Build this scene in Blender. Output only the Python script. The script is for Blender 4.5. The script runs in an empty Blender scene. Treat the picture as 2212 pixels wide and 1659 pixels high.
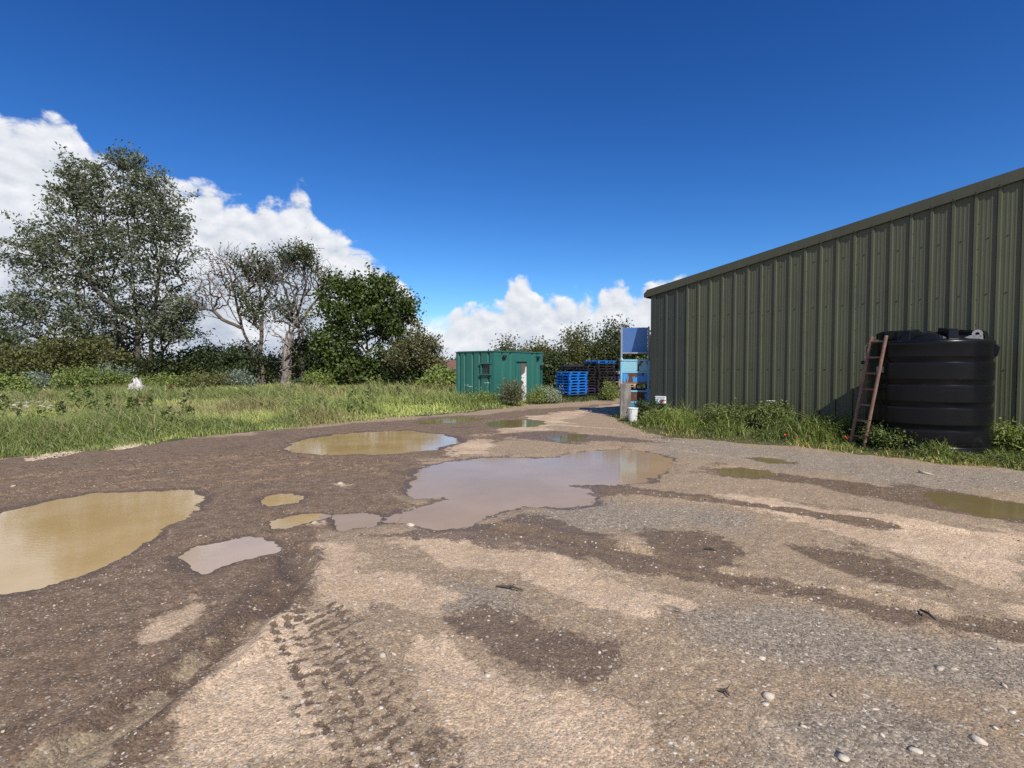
import bpy, bmesh, math, random
import numpy as np
from mathutils import Vector, Matrix

R = math.radians
rng = np.random.default_rng(7)
random.seed(7)
S = bpy.context.scene
COL = S.collection

# ------------------------------------------------------------------ camera
FPX, PITCH, EYE = 1100.0, math.atan(36.5 / 1100.0), 1.6
cam_d = bpy.data.cameras.new('camera')
cam_d.sensor_width = 36.0
cam_d.lens = 18.0 * FPX / 1106.0
cam_d.clip_start, cam_d.clip_end = 0.05, 20000
cam = bpy.data.objects.new('camera', cam_d)
COL.objects.link(cam)
cam.location = (0, 0, EYE)
cam.rotation_euler = (R(90) - PITCH, 0, 0)
S.camera = cam
S.render.resolution_x, S.render.resolution_y = 1024, 768

# ------------------------------------------------------------------ view
S.view_settings.view_transform = 'Standard'
S.view_settings.look = 'None'
S.view_settings.gamma = 1.0
S.view_settings.use_curve_mapping = False
S.view_settings.exposure = 0.12
S.render.engine = 'CYCLES'
S.cycles.use_denoising = False
S.cycles.max_bounces = 5
S.cycles.diffuse_bounces = 3
S.cycles.glossy_bounces = 3
S.cycles.transmission_bounces = 3
S.cycles.transparent_max_bounces = 8

# ------------------------------------------------------------------ sun
SUN_EL = R(45.0)
SUN_H = Vector((-0.371, 0.928)).normalized()          # the way the light travels over the ground
sun_dir = Vector((SUN_H.x * math.cos(SUN_EL), SUN_H.y * math.cos(SUN_EL), -math.sin(SUN_EL)))
sl = bpy.data.lights.new('sun', 'SUN')
sl.energy, sl.angle, sl.color = 5.0, R(0.53), (1.0, 0.93, 0.82)
sun = bpy.data.objects.new('sun', sl)
COL.objects.link(sun)
sun.rotation_euler = sun_dir.to_track_quat('-Z', 'Y').to_euler()
sun.location = (10, -30, 30)

# ------------------------------------------------------------------ sky
W = bpy.data.worlds.new('World')
S.world = W
W.use_nodes = True
W.cycles.sampling_method = 'MANUAL'
W.cycles.sample_map_resolution = 256
WN, WL = W.node_tree.nodes, W.node_tree.links
WN.clear()


class NT:
    """small helper to wire node trees"""
    def __init__(s, nodes, links): s.n, s.l = nodes, links
    def new(s, t, **k):
        o = s.n.new(t)
        for a, b in k.items(): setattr(o, a, b)
        return o
    def put(s, sock, v):
        if isinstance(v, bpy.types.NodeSocket): s.l.new(v, sock)
        elif v is not None: sock.default_value = v
    def math(s, op, a, b=None, c=None, clamp=False):
        o = s.new('ShaderNodeMath', operation=op, use_clamp=clamp)
        s.put(o.inputs[0], a)
        if b is not None: s.put(o.inputs[1], b)
        if c is not None: s.put(o.inputs[2], c)
        return o.outputs[0]
    def vmath(s, op, a, b=None):
        o = s.new('ShaderNodeVectorMath', operation=op)
        s.put(o.inputs[0], a)
        if b is not None:
            s.put(o.inputs['Scale'] if op == 'SCALE' else o.inputs[1], b)
        return o.outputs[0]
    def step(s, x, a, b):
        o = s.new('ShaderNodeMapRange', interpolation_type='SMOOTHSTEP')
        s.put(o.inputs[0], x); o.inputs[1].default_value = a; o.inputs[2].default_value = b
        return o.outputs[0]
    def lin(s, x, a, b, c=0.0, d=1.0):
        o = s.new('ShaderNodeMapRange')
        s.put(o.inputs[0], x)
        for i, v in enumerate((a, b, c, d)): o.inputs[i + 1].default_value = v
        return o.outputs[0]
    def mix(s, f, a, b, mode='MIX'):
        o = s.new('ShaderNodeMix', data_type='RGBA', blend_type=mode)
        s.put(o.inputs[0], f)
        s.put(o.inputs[6], a if isinstance(a, bpy.types.NodeSocket) else (*a[:3], 1))
        s.put(o.inputs[7], b if isinstance(b, bpy.types.NodeSocket) else (*b[:3], 1))
        return o.outputs[2]
    def noise(s, vec, scale, detail=4, rough=0.5, dist=0.0, lac=2.0, out=0):
        o = s.new('ShaderNodeTexNoise')
        if vec is not None: s.l.new(vec, o.inputs['Vector'])
        o.inputs['Scale'].default_value = scale; o.inputs['Detail'].default_value = detail
        o.inputs['Roughness'].default_value = rough; o.inputs['Distortion'].default_value = dist
        o.inputs['Lacunarity'].default_value = lac
        return o.outputs[out]
    def vor(s, vec, scale, feature='F1', out=0, rnd=1.0, smooth=None):
        o = s.new('ShaderNodeTexVoronoi', feature=feature)
        if vec is not None: s.l.new(vec, o.inputs['Vector'])
        o.inputs['Scale'].default_value = scale; o.inputs['Randomness'].default_value = rnd
        if smooth is not None: o.inputs['Smoothness'].default_value = smooth
        return o.outputs[out]
    def attr(s, name, out='Fac'):
        o = s.new('ShaderNodeAttribute', attribute_name=name)
        return o.outputs[out]


SKY_STRENGTH = 0.115
w = NT(WN, WL)
sky = w.new('ShaderNodeTexSky', sky_type='NISHITA')
sky.sun_disc = False
sky.sun_elevation = SUN_EL
sky.sun_rotation = math.atan2(-SUN_H.x, -SUN_H.y)
sky.altitude = 0
sky.air_density = 1.0
sky.dust_density = 0.35
sky.ozone_density = 3.0
tc = w.new('ShaderNodeTexCoord')
sep = w.new('ShaderNodeSeparateXYZ'); WL.new(tc.outputs['Generated'], sep.inputs[0])
hyp = w.math('SQRT', w.math('ADD', w.math('MULTIPLY', sep.outputs[0], sep.outputs[0]), w.math('MULTIPLY', sep.outputs[1], sep.outputs[1])))
az = w.math('ARCTAN2', sep.outputs[0], sep.outputs[1])
vv = w.math('DIVIDE', sep.outputs[2], w.math('MAXIMUM', hyp, 0.02))
# height of the cloud tops over the horizon, by compass direction
AZ0 = 1.15
def pv(px, py):
    a = math.atan((px - 1106) / FPX)
    return a, (793 - py) / FPX * math.cos(a)
tops = [(-1.15, .34)] + [pv(*p) for p in ((-150, 225), (0, 228), (25, 262), (75, 262), (130, 238), (180, 262), (205, 335), (262, 352), (330, 378), (430, 388), (478, 402),
        (500, 425), (560, 432), (620, 428), (655, 415), (685, 455), (720, 492), (770, 518), (815, 545), (850, 585), (880, 612), (900, 640), (920, 705), (960, 705),
        (990, 672), (1040, 655), (1085, 645), (1102, 612), (1130, 598), (1155, 615), (1175, 638), (1215, 640), (1250, 645), (1275, 652), (1310, 622), (1345, 612), (1378, 628), (1400, 620),
        (1450, 600), (1560, 610), (1750, 640), (2212, 640))] + [(1.15, .2)]
fc = w.new('ShaderNodeFloatCurve')
cu = fc.mapping.curves[0]
pts = [((a + AZ0) / (2 * AZ0), v) for a, v in tops]
cu.points[0].location = pts[0]; cu.points[1].location = pts[-1]
for p in pts[1:-1]: cu.points.new(*p)
for p in cu.points: p.handle_type = 'AUTO_CLAMPED'
fc.mapping.update()
WL.new(w.lin(az, -AZ0, AZ0), fc.inputs['Value'])
top = fc.outputs[0]
comb = w.new('ShaderNodeCombineXYZ'); WL.new(az, comb.inputs[0]); WL.new(w.math('MULTIPLY', vv, 1.25), comb.inputs[1]); comb.inputs[2].default_value = 3.7
P0 = comb.outputs[0]
def cloud_field(off):
    p = w.vmath('ADD', P0, off)
    wv = w.new('ShaderNodeTexNoise'); WL.new(p, wv.inputs['Vector']); wv.inputs['Scale'].default_value = 9; wv.inputs['Detail'].default_value = 3
    p2 = w.vmath('ADD', p, w.vmath('SCALE', w.vmath('SUBTRACT', wv.outputs['Color'], (.5, .5, .5)), 0.055))
    b1 = w.math('SUBTRACT', 0.55, w.vor(p2, 12.5))
    b2 = w.math('SUBTRACT', 0.55, w.vor(p2, 31))
    b3 = w.noise(p2, 30, 6, .62)
    s = w.math('ADD', w.math('MULTIPLY', b1, .045), w.math('MULTIPLY', b2, .030))
    return w.math('ADD', s, w.math('MULTIPLY', w.math('SUBTRACT', b3, .5), .075))
f0 = cloud_field((0, 0, 0))
f1 = cloud_field((0.006, 0.016, 0))
dens = w.math('SUBTRACT', w.math('ADD', top, f0), vv)
mask = w.step(dens, 0.000, 0.026)
# thin wisps and the pale low bank near the horizon
lowbank = w.math('MULTIPLY', w.step(w.math('ADD', w.math('SUBTRACT', .094, vv), w.math('MULTIPLY', w.math('SUBTRACT', w.noise(P0, 14, 6, .6), .5), .07)), -.008, .03), .92)
lit = w.math('MULTIPLY_ADD', w.math('SUBTRACT', f0, f1), 10.0, .54)
deep = w.step(dens, .02, .22)
big = w.noise(P0, 7, 6, .55)
lit = w.math('SUBTRACT', lit, w.math('MULTIPLY', deep, w.math('MULTIPLY', w.step(big, .38, .60), .50)), clamp=True)
k = 1.0 / SKY_STRENGTH
ccol = w.mix(lit, (.47 * k, .53 * k, .63 * k), (.95 * k, .95 * k, .96 * k))
sc_ = w.new('ShaderNodeSeparateColor'); WL.new(sky.outputs[0], sc_.inputs[0])
cc_ = w.new('ShaderNodeCombineColor')
for i, (g_, a_) in enumerate(((1.85, .98), (1.52, 1.06), (1.30, 1.26))):      # deep polarised blue of a clear June sky
    WL.new(w.math('MULTIPLY', w.math('POWER', w.math('MULTIPLY', sc_.outputs[i], SKY_STRENGTH), g_), a_ * k), cc_.inputs[i])
skyc = cc_.outputs[0]
c1 = w.mix(lowbank, skyc, w.mix(w.step(w.noise(P0, 22, 7, .6), .38, .6), (.62 * k, .69 * k, .80 * k), (.93 * k, .95 * k, .98 * k)))
c2 = w.mix(mask, c1, ccol)
c3 = w.mix(w.step(sep.outputs[2], -0.02, 0.0), (.12 * k, .13 * k, .10 * k), c2)
bg = w.new('ShaderNodeBackground'); bg.inputs['Strength'].default_value = SKY_STRENGTH
WL.new(c3, bg.inputs['Color'])
wo = w.new('ShaderNodeOutputWorld'); WL.new(bg.outputs[0], wo.inputs[0])

# ------------------------------------------------------------------ survey helpers (photo pixels of a 2212 px wide print -> metres)
cF = np.array([0, math.cos(PITCH), -math.sin(PITCH)]); cU = np.array([0, math.sin(PITCH), math.cos(PITCH)])
def ray(x, y): return cF + (x - 1106) / FPX * np.array([1., 0, 0]) + (829.5 - y) / FPX * cU
def G(x, y, z=0.0):
    r = ray(x, y); return np.array([0, 0, EYE]) + r * ((z - EYE) / r[2])
def at(x, y, Y):
    r = ray(x, y); return np.array([0, 0, EYE]) + r * (Y / r[1])

# ------------------------------------------------------------------ numpy noise
def _h(ix, iy, seed):
    n = (ix.astype(np.int64) * 374761393 + iy.astype(np.int64) * 668265263 + seed * 974634777) & 0xffffffff
    n = ((n ^ (n >> 13)) * 1274126177) & 0xffffffff
    return ((n ^ (n >> 16)) & 0xffffff) / float(0xffffff)
def vnoise(x, y, seed=0):
    ix, iy = np.floor(x), np.floor(y); fx, fy = x - ix, y - iy
    u, v = fx * fx * (3 - 2 * fx), fy * fy * (3 - 2 * fy)
    a, b, c, d = _h(ix, iy, seed), _h(ix + 1, iy, seed), _h(ix, iy + 1, seed), _h(ix + 1, iy + 1, seed)
    return (a * (1 - u) + b * u) * (1 - v) + (c * (1 - u) + d * u) * v
def fbm(x, y, scale, octs=4, seed=0, gain=.5):
    t, amp, s = 0., 1., 0.
    for o in range(octs):
        t = t + amp * vnoise(x * scale, y * scale, seed + o * 17); s += amp; amp *= gain; scale *= 2.03
    return t / s
def sstep(x, a, b):
    t = np.clip((x - a) / (b - a), 0, 1); return t * t * (3 - 2 * t)
def sdf_poly(px, py, poly):
    """signed distance to a polygon, negative inside"""
    P = np.asarray(poly); d = np.full(px.shape, 1e9); inside = np.zeros(px.shape, bool)
    n = len(P)
    for i in range(n):
        ax, ay = P[i]; bx, by = P[(i + 1) % n]
        ex, ey = bx - ax, by - ay
        wx, wy = px - ax, py - ay
        t = np.clip((wx * ex + wy * ey) / (ex * ex + ey * ey + 1e-12), 0, 1)
        d = np.minimum(d, (wx - t * ex) ** 2 + (wy - t * ey) ** 2)
        c = ((ay > py) != (by > py)) & (px < (bx - ax) * (py - ay) / ((by - ay) + 1e-12) + ax)
        inside ^= c
    d = np.sqrt(d)
    return np.where(inside, -d, d)
def dist_line(px, py, pts):
    d = np.full(px.shape, 1e9); along = np.zeros(px.shape); side = np.zeros(px.shape); acc = 0.
    for (ax, ay), (bx, by) in zip(pts[:-1], pts[1:]):
        ex, ey = bx - ax, by - ay; L = math.hypot(ex, ey)
        wx, wy = px - ax, py - ay
        t = np.clip((wx * ex + wy * ey) / (L * L), 0, 1)
        q = np.hypot(wx - t * ex, wy - t * ey)
        m = q < d
        d = np.where(m, q, d); along = np.where(m, acc + t * L, along); side = np.where(m, np.sign(ex * wy - ey * wx) * q, side)
        acc += L
    return d, along, side

# ------------------------------------------------------------------ object helpers
def tag(o, label=None, cat=None, group=None, kind=None):
    if label: o['label'] = label
    if cat: o['category'] = cat
    if group: o['group'] = group
    if kind: o['kind'] = kind
    return o
def link(name, me, mat=None, parent=None, loc=None, rot=None):
    o = bpy.data.objects.new(name, me); COL.objects.link(o)
    if mat is not None and me is not None and len(me.materials) == 0: me.materials.append(mat)
    if parent is not None: o.parent = parent
    if loc is not None: o.location = loc
    if rot is not None: o.rotation_euler = rot
    return o
def empty(name, loc=(0, 0, 0), rz=0., label=None, cat=None, group=None):
    o = bpy.data.objects.new(name, None); COL.objects.link(o)
    o.location = [float(v) for v in loc]; o.rotation_euler = (0, 0, rz); o.empty_display_size = .2
    return tag(o, label, cat, group)
def np_mesh(name, V, F, col=None, smooth=False, extra=None):
    """V (n,3), F (m,3) or (m,4)"""
    V = np.asarray(V, np.float32); F = np.asarray(F, np.int32)
    me = bpy.data.meshes.new(name)
    me.vertices.add(len(V)); me.vertices.foreach_set('co', V.ravel())
    k = F.shape[1]
    me.loops.add(F.size); me.loops.foreach_set('vertex_index', F.ravel())
    me.polygons.add(len(F)); me.polygons.foreach_set('loop_start', np.arange(len(F), dtype=np.int32) * k)
    if smooth: me.polygons.foreach_set('use_smooth', np.ones(len(F), bool))
    if col is not None:
        a = me.attributes.new('col', 'FLOAT_COLOR', 'POINT')
        c = np.ones((len(V), 4), np.float32); c[:, :3] = col
        a.data.foreach_set('color', c.ravel())
    if extra is not None:
        a = me.attributes.new('mask', 'FLOAT_COLOR', 'POINT'); a.data.foreach_set('color', np.asarray(extra, np.float32).ravel())
    me.update(calc_edges=True); me.validate()
    return me
class B:
    """collects simple solids into one mesh"""
    def __init__(s): s.v, s.f = [], []
    def add(s, v, f):
        o = len(s.v); s.v += [tuple(map(float, p)) for p in v]; s.f += [tuple(i + o for i in q) for q in f]; return s
    def box(s, x0, x1, y0, y1, z0, z1):
        return s.add([(x0, y0, z0), (x1, y0, z0), (x1, y1, z0), (x0, y1, z0), (x0, y0, z1), (x1, y0, z1), (x1, y1, z1), (x0, y1, z1)],
                     [(0, 3, 2, 1), (4, 5, 6, 7), (0, 1, 5, 4), (1, 2, 6, 5), (2, 3, 7, 6), (3, 0, 4, 7)])
    def hull8(s, bot, topq):
        return s.add(list(bot) + list(topq), [(0, 3, 2, 1), (4, 5, 6, 7), (0, 1, 5, 4), (1, 2, 6, 5), (2, 3, 7, 6), (3, 0, 4, 7)])
    def tube(s, pts, r, n=8, r1=None, cap=True):
        pts = [Vector(p) for p in pts]; rs = r if isinstance(r, (list, tuple)) else [r + ((r1 if r1 is not None else r) - r) * i / (len(pts) - 1) for i in range(len(pts))]
        o = len(s.v)
        for i, p in enumerate(pts):
            t = (pts[min(i + 1, len(pts) - 1)] - pts[max(i - 1, 0)]).normalized()
            a = t.cross(Vector((0, 0, 1)) if abs(t.z) < .9 else Vector((1, 0, 0))).normalized(); b = t.cross(a)
            for j in range(n):
                q = 2 * math.pi * j / n
                s.v.append(tuple(p + (a * math.cos(q) + b * math.sin(q)) * rs[i]))
        for i in range(len(pts) - 1):
            for j in range(n):
                s.f.append((o + i * n + j, o + i * n + (j + 1) % n, o + (i + 1) * n + (j + 1) % n, o + (i + 1) * n + j))
        if cap:
            s.f.append(tuple(o + j for j in reversed(range(n)))); e = o + (len(pts) - 1) * n; s.f.append(tuple(e + j for j in range(n)))
        return s
    def lathe(s, prof, n=48, c=(0, 0), cap_top=True, cap_bot=True):
        o = len(s.v)
        for r, z in prof:
            for j in range(n):
                q = 2 * math.pi * j / n; s.v.append((c[0] + r * math.cos(q), c[1] + r * math.sin(q), z))
        for i in range(len(prof) - 1):
            for j in range(n):
                s.f.append((o + i * n + j, o + i * n + (j + 1) % n, o + (i + 1) * n + (j + 1) % n, o + (i + 1) * n + j))
        if cap_bot: s.f.append(tuple(o + j for j in reversed(range(n))))
        e = o + (len(prof) - 1) * n
        if cap_top: s.f.append(tuple(e + j for j in range(n)))
        return s
    def prism(s, poly, a0, a1, axis='y'):
        """poly: list of 2-D points; extruded along axis between a0 and a1"""
        n = len(poly)
        def p3(p, a): return (p[0], a, p[1]) if axis == 'y' else ((a, p[0], p[1]) if axis == 'x' else (p[0], p[1], a))
        v = [p3(p, a0) for p in poly] + [p3(p, a1) for p in poly]
        f = [tuple(range(n)), tuple(reversed(range(n, 2 * n)))] + [(i + n, (i + 1) % n + n, (i + 1) % n, i) for i in range(n)]
        return s.add(v, f)
    def mesh(s, name='m', bevel=0, smooth=False, fix=True):
        me = bpy.data.meshes.new(name); me.from_pydata(s.v, [], s.f)
        if fix or bevel:
            bm = bmesh.new(); bm.from_mesh(me)
            if bevel:
                bmesh.ops.bevel(bm, geom=[e for e in bm.edges if len(e.link_faces) == 2 and e.calc_face_angle(0) > .5], offset=bevel, segments=1, affect='EDGES', clamp_overlap=True)
            bmesh.ops.recalc_face_normals(bm, faces=bm.faces)
            bm.to_mesh(me); bm.free()
        if smooth:
            for p in me.polygons: p.use_smooth = True
            try: me.set_sharp_from_angle(angle=R(35))
            except Exception: pass
        me.update(); return me
    def obj(s, name, mat, parent=None, bevel=0, smooth=False, loc=None, rot=None):
        return link(name, s.mesh(name, bevel, smooth), mat, parent, loc, rot)

# ------------------------------------------------------------------ materials
def new_mat(name):
    m = bpy.data.materials.new(name); m.use_nodes = True
    m.node_tree.nodes.clear()
    t = NT(m.node_tree.nodes, m.node_tree.links)
    p = t.new('ShaderNodeBsdfPrincipled'); o = t.new('ShaderNodeOutputMaterial'); t.l.new(p.outputs[0], o.inputs[0])
    return m, t, p, o
def coords(t, kind='Object'):
    return t.new('ShaderNodeTexCoord').outputs[kind]
def wpos(t): return t.new('ShaderNodeNewGeometry').outputs['Position']
def bump(t, p, h, strength=.3, dist=.01):
    b = t.new('ShaderNodeBump'); b.inputs['Strength'].default_value = strength; b.inputs['Distance'].default_value = dist
    t.l.new(h, b.inputs['Height']); t.l.new(b.outputs[0], p.inputs['Normal']); return b
def simple(name, col, rough=.6, metal=0., var=.15, scale=6., dirt=None, dirt_amt=.3, spec=.5, bmp=.0, bscale=40):
    m, t, p, o = new_mat(name)
    c = wpos(t)
    n = t.noise(c, scale, 6, .6)
    lo = [v * (1 - var) for v in col]; hi = [min(1, v * (1 + var)) for v in col]
    cc = t.mix(n, lo, hi)
    if dirt is not None:
        d = t.math('MULTIPLY', t.step(t.noise(c, scale * .6, 8, .65), .48, .68), dirt_amt)
        cc = t.mix(d, cc, dirt)
    t.l.new(cc, p.inputs['Base Color'])
    t.put(p.inputs['Roughness'], t.lin(t.noise(c, scale * 2.3, 5), .3, .7, max(.02, rough - .1), min(1, rough + .1)))
    p.inputs['Metallic'].default_value = metal
    p.inputs['Specular IOR Level'].default_value = spec
    if bmp: bump(t, p, t.noise(c, bscale, 5, .6), bmp, .01)
    return m
def leafmat(name, trans=.3, rough=.55):
    m, t, p, o = new_mat(name)
    a = t.attr('col', 'Color')
    t.l.new(a, p.inputs['Base Color']); p.inputs['Roughness'].default_value = rough; p.inputs['Specular IOR Level'].default_value = .35
    tr = t.new('ShaderNodeBsdfTranslucent'); t.l.new(t.mix(1.0, a, (1.15, 1.25, .55), 'MULTIPLY'), tr.inputs[0])
    ms = t.new('ShaderNodeMixShader'); ms.inputs[0].default_value = trans
    t.l.new(p.outputs[0], ms.inputs[1]); t.l.new(tr.outputs[0], ms.inputs[2]); t.l.new(ms.outputs[0], o.inputs[0])
    return m
M = {}
M['leaf'] = leafmat('leaf')
M['grass'] = leafmat('grass_blade', .25, .5)
def bark(name, a, b):
    m, t, p, o = new_mat(name)
    c = wpos(t); mp = t.new('ShaderNodeMapping'); mp.inputs['Scale'].default_value = (1, 1, .25); t.l.new(c, mp.inputs[0])
    n = t.noise(mp.outputs[0], 9, 8, .65)
    t.l.new(t.mix(t.step(n, .35, .65), a, b), p.inputs['Base Color']); p.inputs['Roughness'].default_value = .9
    bump(t, p, n, .6, .04); return m
M['bark'] = bark('bark', (.045, .036, .028), (.11, .09, .07))
M['bark_pale'] = bark('pale_bark', (.075, .058, .045), (.19, .145, .12))
M['deadwood'] = bark('dead_wood', (.10, .082, .070), (.32, .275, .245))
M['stone'] = None

def ground_material():
    m, t, p, o = new_mat('yard_ground')
    c = wpos(t)
    sp = t.new('ShaderNodeSeparateColor'); t.l.new(t.attr('mask', 'Color'), sp.inputs[0])
    dry, wet, grey = sp.outputs[0], sp.outputs[1], sp.outputs[2]
    mud = t.attr('mask', 'Alpha')
    sp2 = t.new('ShaderNodeSeparateColor'); t.l.new(t.attr('mask2', 'Color'), sp2.inputs[0])
    silt, soil, edge = sp2.outputs[0], sp2.outputs[1], sp2.outputs[2]
    n_big = t.noise(c, 1.3, 6, .6); n_mid = t.noise(c, 8, 8, .68); n_fine = t.noise(c, 42, 6, .75)
    nz = t.math('ADD', t.math('MULTIPLY', t.math('SUBTRACT', n_mid, .5), 1.15), t.math('MULTIPLY', t.math('SUBTRACT', n_fine, .5), 1.0))
    dryf = t.step(t.math('ADD', dry, nz), .34, .66)
    wetf = t.step(t.math('ADD', wet, nz), .36, .64)
    greyf = t.math('MULTIPLY', t.step(t.math('ADD', grey, nz), .1, .9), .8)
    mudf = t.step(t.math('ADD', mud, nz), .3, .7)
    # gravel: fine stones with their own colours
    v1 = t.new('ShaderNodeTexVoronoi'); t.l.new(c, v1.inputs['Vector']); v1.inputs['Scale'].default_value = 75
    v2 = t.new('ShaderNodeTexVoronoi'); t.l.new(c, v2.inputs['Vector']); v2.inputs['Scale'].default_value = 34
    s1 = t.new('ShaderNodeSeparateColor'); t.l.new(v1.outputs['Color'], s1.inputs[0])
    s2 = t.new('ShaderNodeSeparateColor'); t.l.new(v2.outputs['Color'], s2.inputs[0])
    grav = t.mix(s1.outputs[0], (.195, .140, .090), (.41, .312, .208))
    grav = t.mix(t.math('MULTIPLY', n_mid, .7), grav, (.315, .228, .146))
    gry = t.mix(s1.outputs[0], (.135, .112, .085), (.36, .305, .238))
    base = t.mix(greyf, grav, gry)
    mudc = t.mix(t.step(n_mid, .3, .7), (.122, .080, .050), (.215, .148, .096))
    mudc = t.mix(t.math('MULTIPLY', t.step(s1.outputs[1], .82, .9), .5), mudc, (.25, .21, .17))
    base = t.mix(mudf, base, mudc)
    dryc = t.mix(t.step(n_big, .3, .7), (.47, .342, .222), (.59, .445, .305))
    dryc = t.mix(t.math('MULTIPLY', t.step(n_fine, .5, .62), .45), dryc, (.31, .218, .145))
    base = t.mix(t.math('MULTIPLY', dryf, t.lin(n_big, .3, .7, .70, .97)), base, dryc)
    wetc = t.mix(n_mid, (.090, .060, .039), (.150, .104, .069))
    base = t.mix(t.math('MULTIPLY', wetf, t.lin(n_mid, .3, .7, .60, .95)), base, wetc)
    base = t.mix(t.step(t.math('ADD', silt, t.math('MULTIPLY', nz, .6)), .3, .75), base, t.mix(n_big, (.21, .16, .10), (.29, .225, .145)))
    # grit: every grain has its own tone
    v3 = t.new('ShaderNodeTexVoronoi'); t.l.new(c, v3.inputs['Vector']); v3.inputs['Scale'].default_value = 150
    s3 = t.new('ShaderNodeSeparateColor'); t.l.new(v3.outputs['Color'], s3.inputs[0])
    gr = t.math('MULTIPLY', t.lin(s3.outputs[0], 0, 1, .70, 1.30), t.lin(s1.outputs[2], 0, 1, .74, 1.26))
    gc = t.new('ShaderNodeCombineColor')
    for i_ in range(3): t.l.new(gr, gc.inputs[i_])
    base = t.mix(.85, base, t.mix(1.0, base, gc.outputs[0], 'MULTIPLY'))
    # sparse pale chips
    chip = t.math('MULTIPLY', t.step(s2.outputs[0], .905, .93), t.math('SUBTRACT', 1.0, t.step(v2.outputs['Distance'], .25, .42)))
    chip = t.math('MULTIPLY', chip, t.math('SUBTRACT', 1.0, t.math('MULTIPLY', mudf, .55)))
    base = t.mix(chip, base, t.mix(s2.outputs[1], (.42, .36, .28), (.62, .57, .5)))
    base = t.mix(t.step(t.math('ADD', soil, t.math('MULTIPLY', nz, .5)), .35, .65), base, t.mix(n_mid, (.05, .055, .02), (.10, .10, .04)))
    t.l.new(base, p.inputs['Base Color'])
    rg = t.mix(wetf, (.92, .92, .92), (.55, .55, .55))
    rg = t.mix(t.step(edge, .3, .8), rg, (.38, .38, .38))
    t.l.new(rg, p.inputs['Roughness']); p.inputs['Specular IOR Level'].default_value = .32
    h = t.math('ADD', t.math('MULTIPLY', n_fine, .35), t.math('MULTIPLY', t.math('SUBTRACT', 1.0, v1.outputs['Distance']), .30))
    h = t.math('ADD', h, t.math('MULTIPLY', n_mid, .8))
    bump(t, p, h, .75, .020)
    return m
M['ground'] = ground_material()

def water_material(name, a, b, spec=.45):
    m, t, p, o = new_mat(name)
    c = wpos(t)
    t.l.new(t.mix(t.step(t.noise(c, .8, 5, .6), .3, .7), a, b), p.inputs['Base Color'])
    p.inputs['Roughness'].default_value = .03; p.inputs['IOR'].default_value = 1.33; p.inputs['Specular IOR Level'].default_value = spec
    mp = t.new('ShaderNodeMapping'); mp.inputs['Scale'].default_value = (1, 2.2, 1); t.l.new(c, mp.inputs[0])
    bump(t, p, t.noise(mp.outputs[0], 14, 3, .5), .035, .02)
    return m
M['water_ochre'] = water_material('ochre_puddle_water', (.41, .28, .115), (.50, .365, .19), .6)
M['water_brown'] = water_material('brown_puddle_water', (.335, .235, .132), (.395, .28, .168), .22)
M['water_pale'] = water_material('pale_puddle_water', (.41, .305, .20), (.49, .37, .25))
M['water_green'] = water_material('olive_puddle_water', (.16, .125, .05), (.215, .165, .07))

# ------------------------------------------------------------------ GROUND: one sheet, finest where the yard is
PUD = [  # puddle outlines, water
 ([(-60, 1128), (0, 1108), (90, 1080), (200, 1063), (320, 1056), (400, 1055), (440, 1066), (435, 1090), (400, 1112), (330, 1150), (270, 1190), (200, 1225), (120, 1252), (30, 1272), (-60, 1282), (-220, 1290), (-270, 1180), (-150, 1135)], 'ochre'),
 ([(885, 1042), (900, 1020), (930, 1003), (1000, 990), (1080, 985), (1180, 988), (1260, 972), (1330, 967), (1400, 972), (1445, 988), (1452, 1000), (1440, 1018), (1400, 1035), (1330, 1043), (1240, 1044), (1275, 1052), (1285, 1068), (1270, 1085), (1225, 1092), (1180, 1088), (1130, 1088), (1080, 1100), (1045, 1118), (1010, 1133), (950, 1137), (910, 1130), (880, 1125), (835, 1121), (870, 1100), (930, 1085), (972, 1074), (960, 1068), (930, 1071), (900, 1070), (885, 1060)], 'brown'),
 ([(610, 965), (650, 948), (720, 937), (800, 930), (880, 928), (950, 936), (988, 945), (985, 955), (940, 968), (870, 976), (780, 979), (700, 980), (640, 975)], 'ochre'),
 ([(1045, 912), (1080, 906), (1130, 904), (1170, 909), (1178, 914), (1150, 920), (1100, 922), (1060, 919)], 'green'),
 ([(895, 911), (940, 903), (1000, 899), (1045, 902), (1030, 907), (970, 912), (915, 915)], 'green'),
 ([(560, 1075), (585, 1065), (620, 1063), (645, 1070), (630, 1080), (590, 1086)], 'ochre'),
 ([(590, 1120), (630, 1110), (690, 1105), (705, 1110), (660, 1122), (620, 1133), (600, 1133)], 'ochre'),
 ([(405, 1195), (430, 1175), (500, 1163), (560, 1158), (590, 1170), (585, 1188), (540, 1200), (490, 1210), (440, 1227), (410, 1220)], 'pale'),
 ([(730, 1110), (790, 1105), (830, 1115), (800, 1130), (745, 1135)], 'brown'),
 ([(1545, 1010), (1600, 1008), (1660, 1015), (1675, 1024), (1620, 1028), (1565, 1022)], 'green'),
 ([(1998, 1065), (2060, 1062), (2140, 1075), (2240, 1090), (2240, 1118), (2130, 1108), (2040, 1088)], 'green'),
 ([(1190, 943), (1230, 935), (1265, 937), (1255, 948), (1215, 953)], 'green'),
 ([(1622, 988), (1670, 989), (1702, 997), (1660, 999)], 'green'),
]
PUDW = [[tuple(G(x, y)[:2]) for x, y in p] for p, _ in PUD]
def wp(*pp): return [tuple(G(x, y)[:2]) for x, y in pp]
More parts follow.
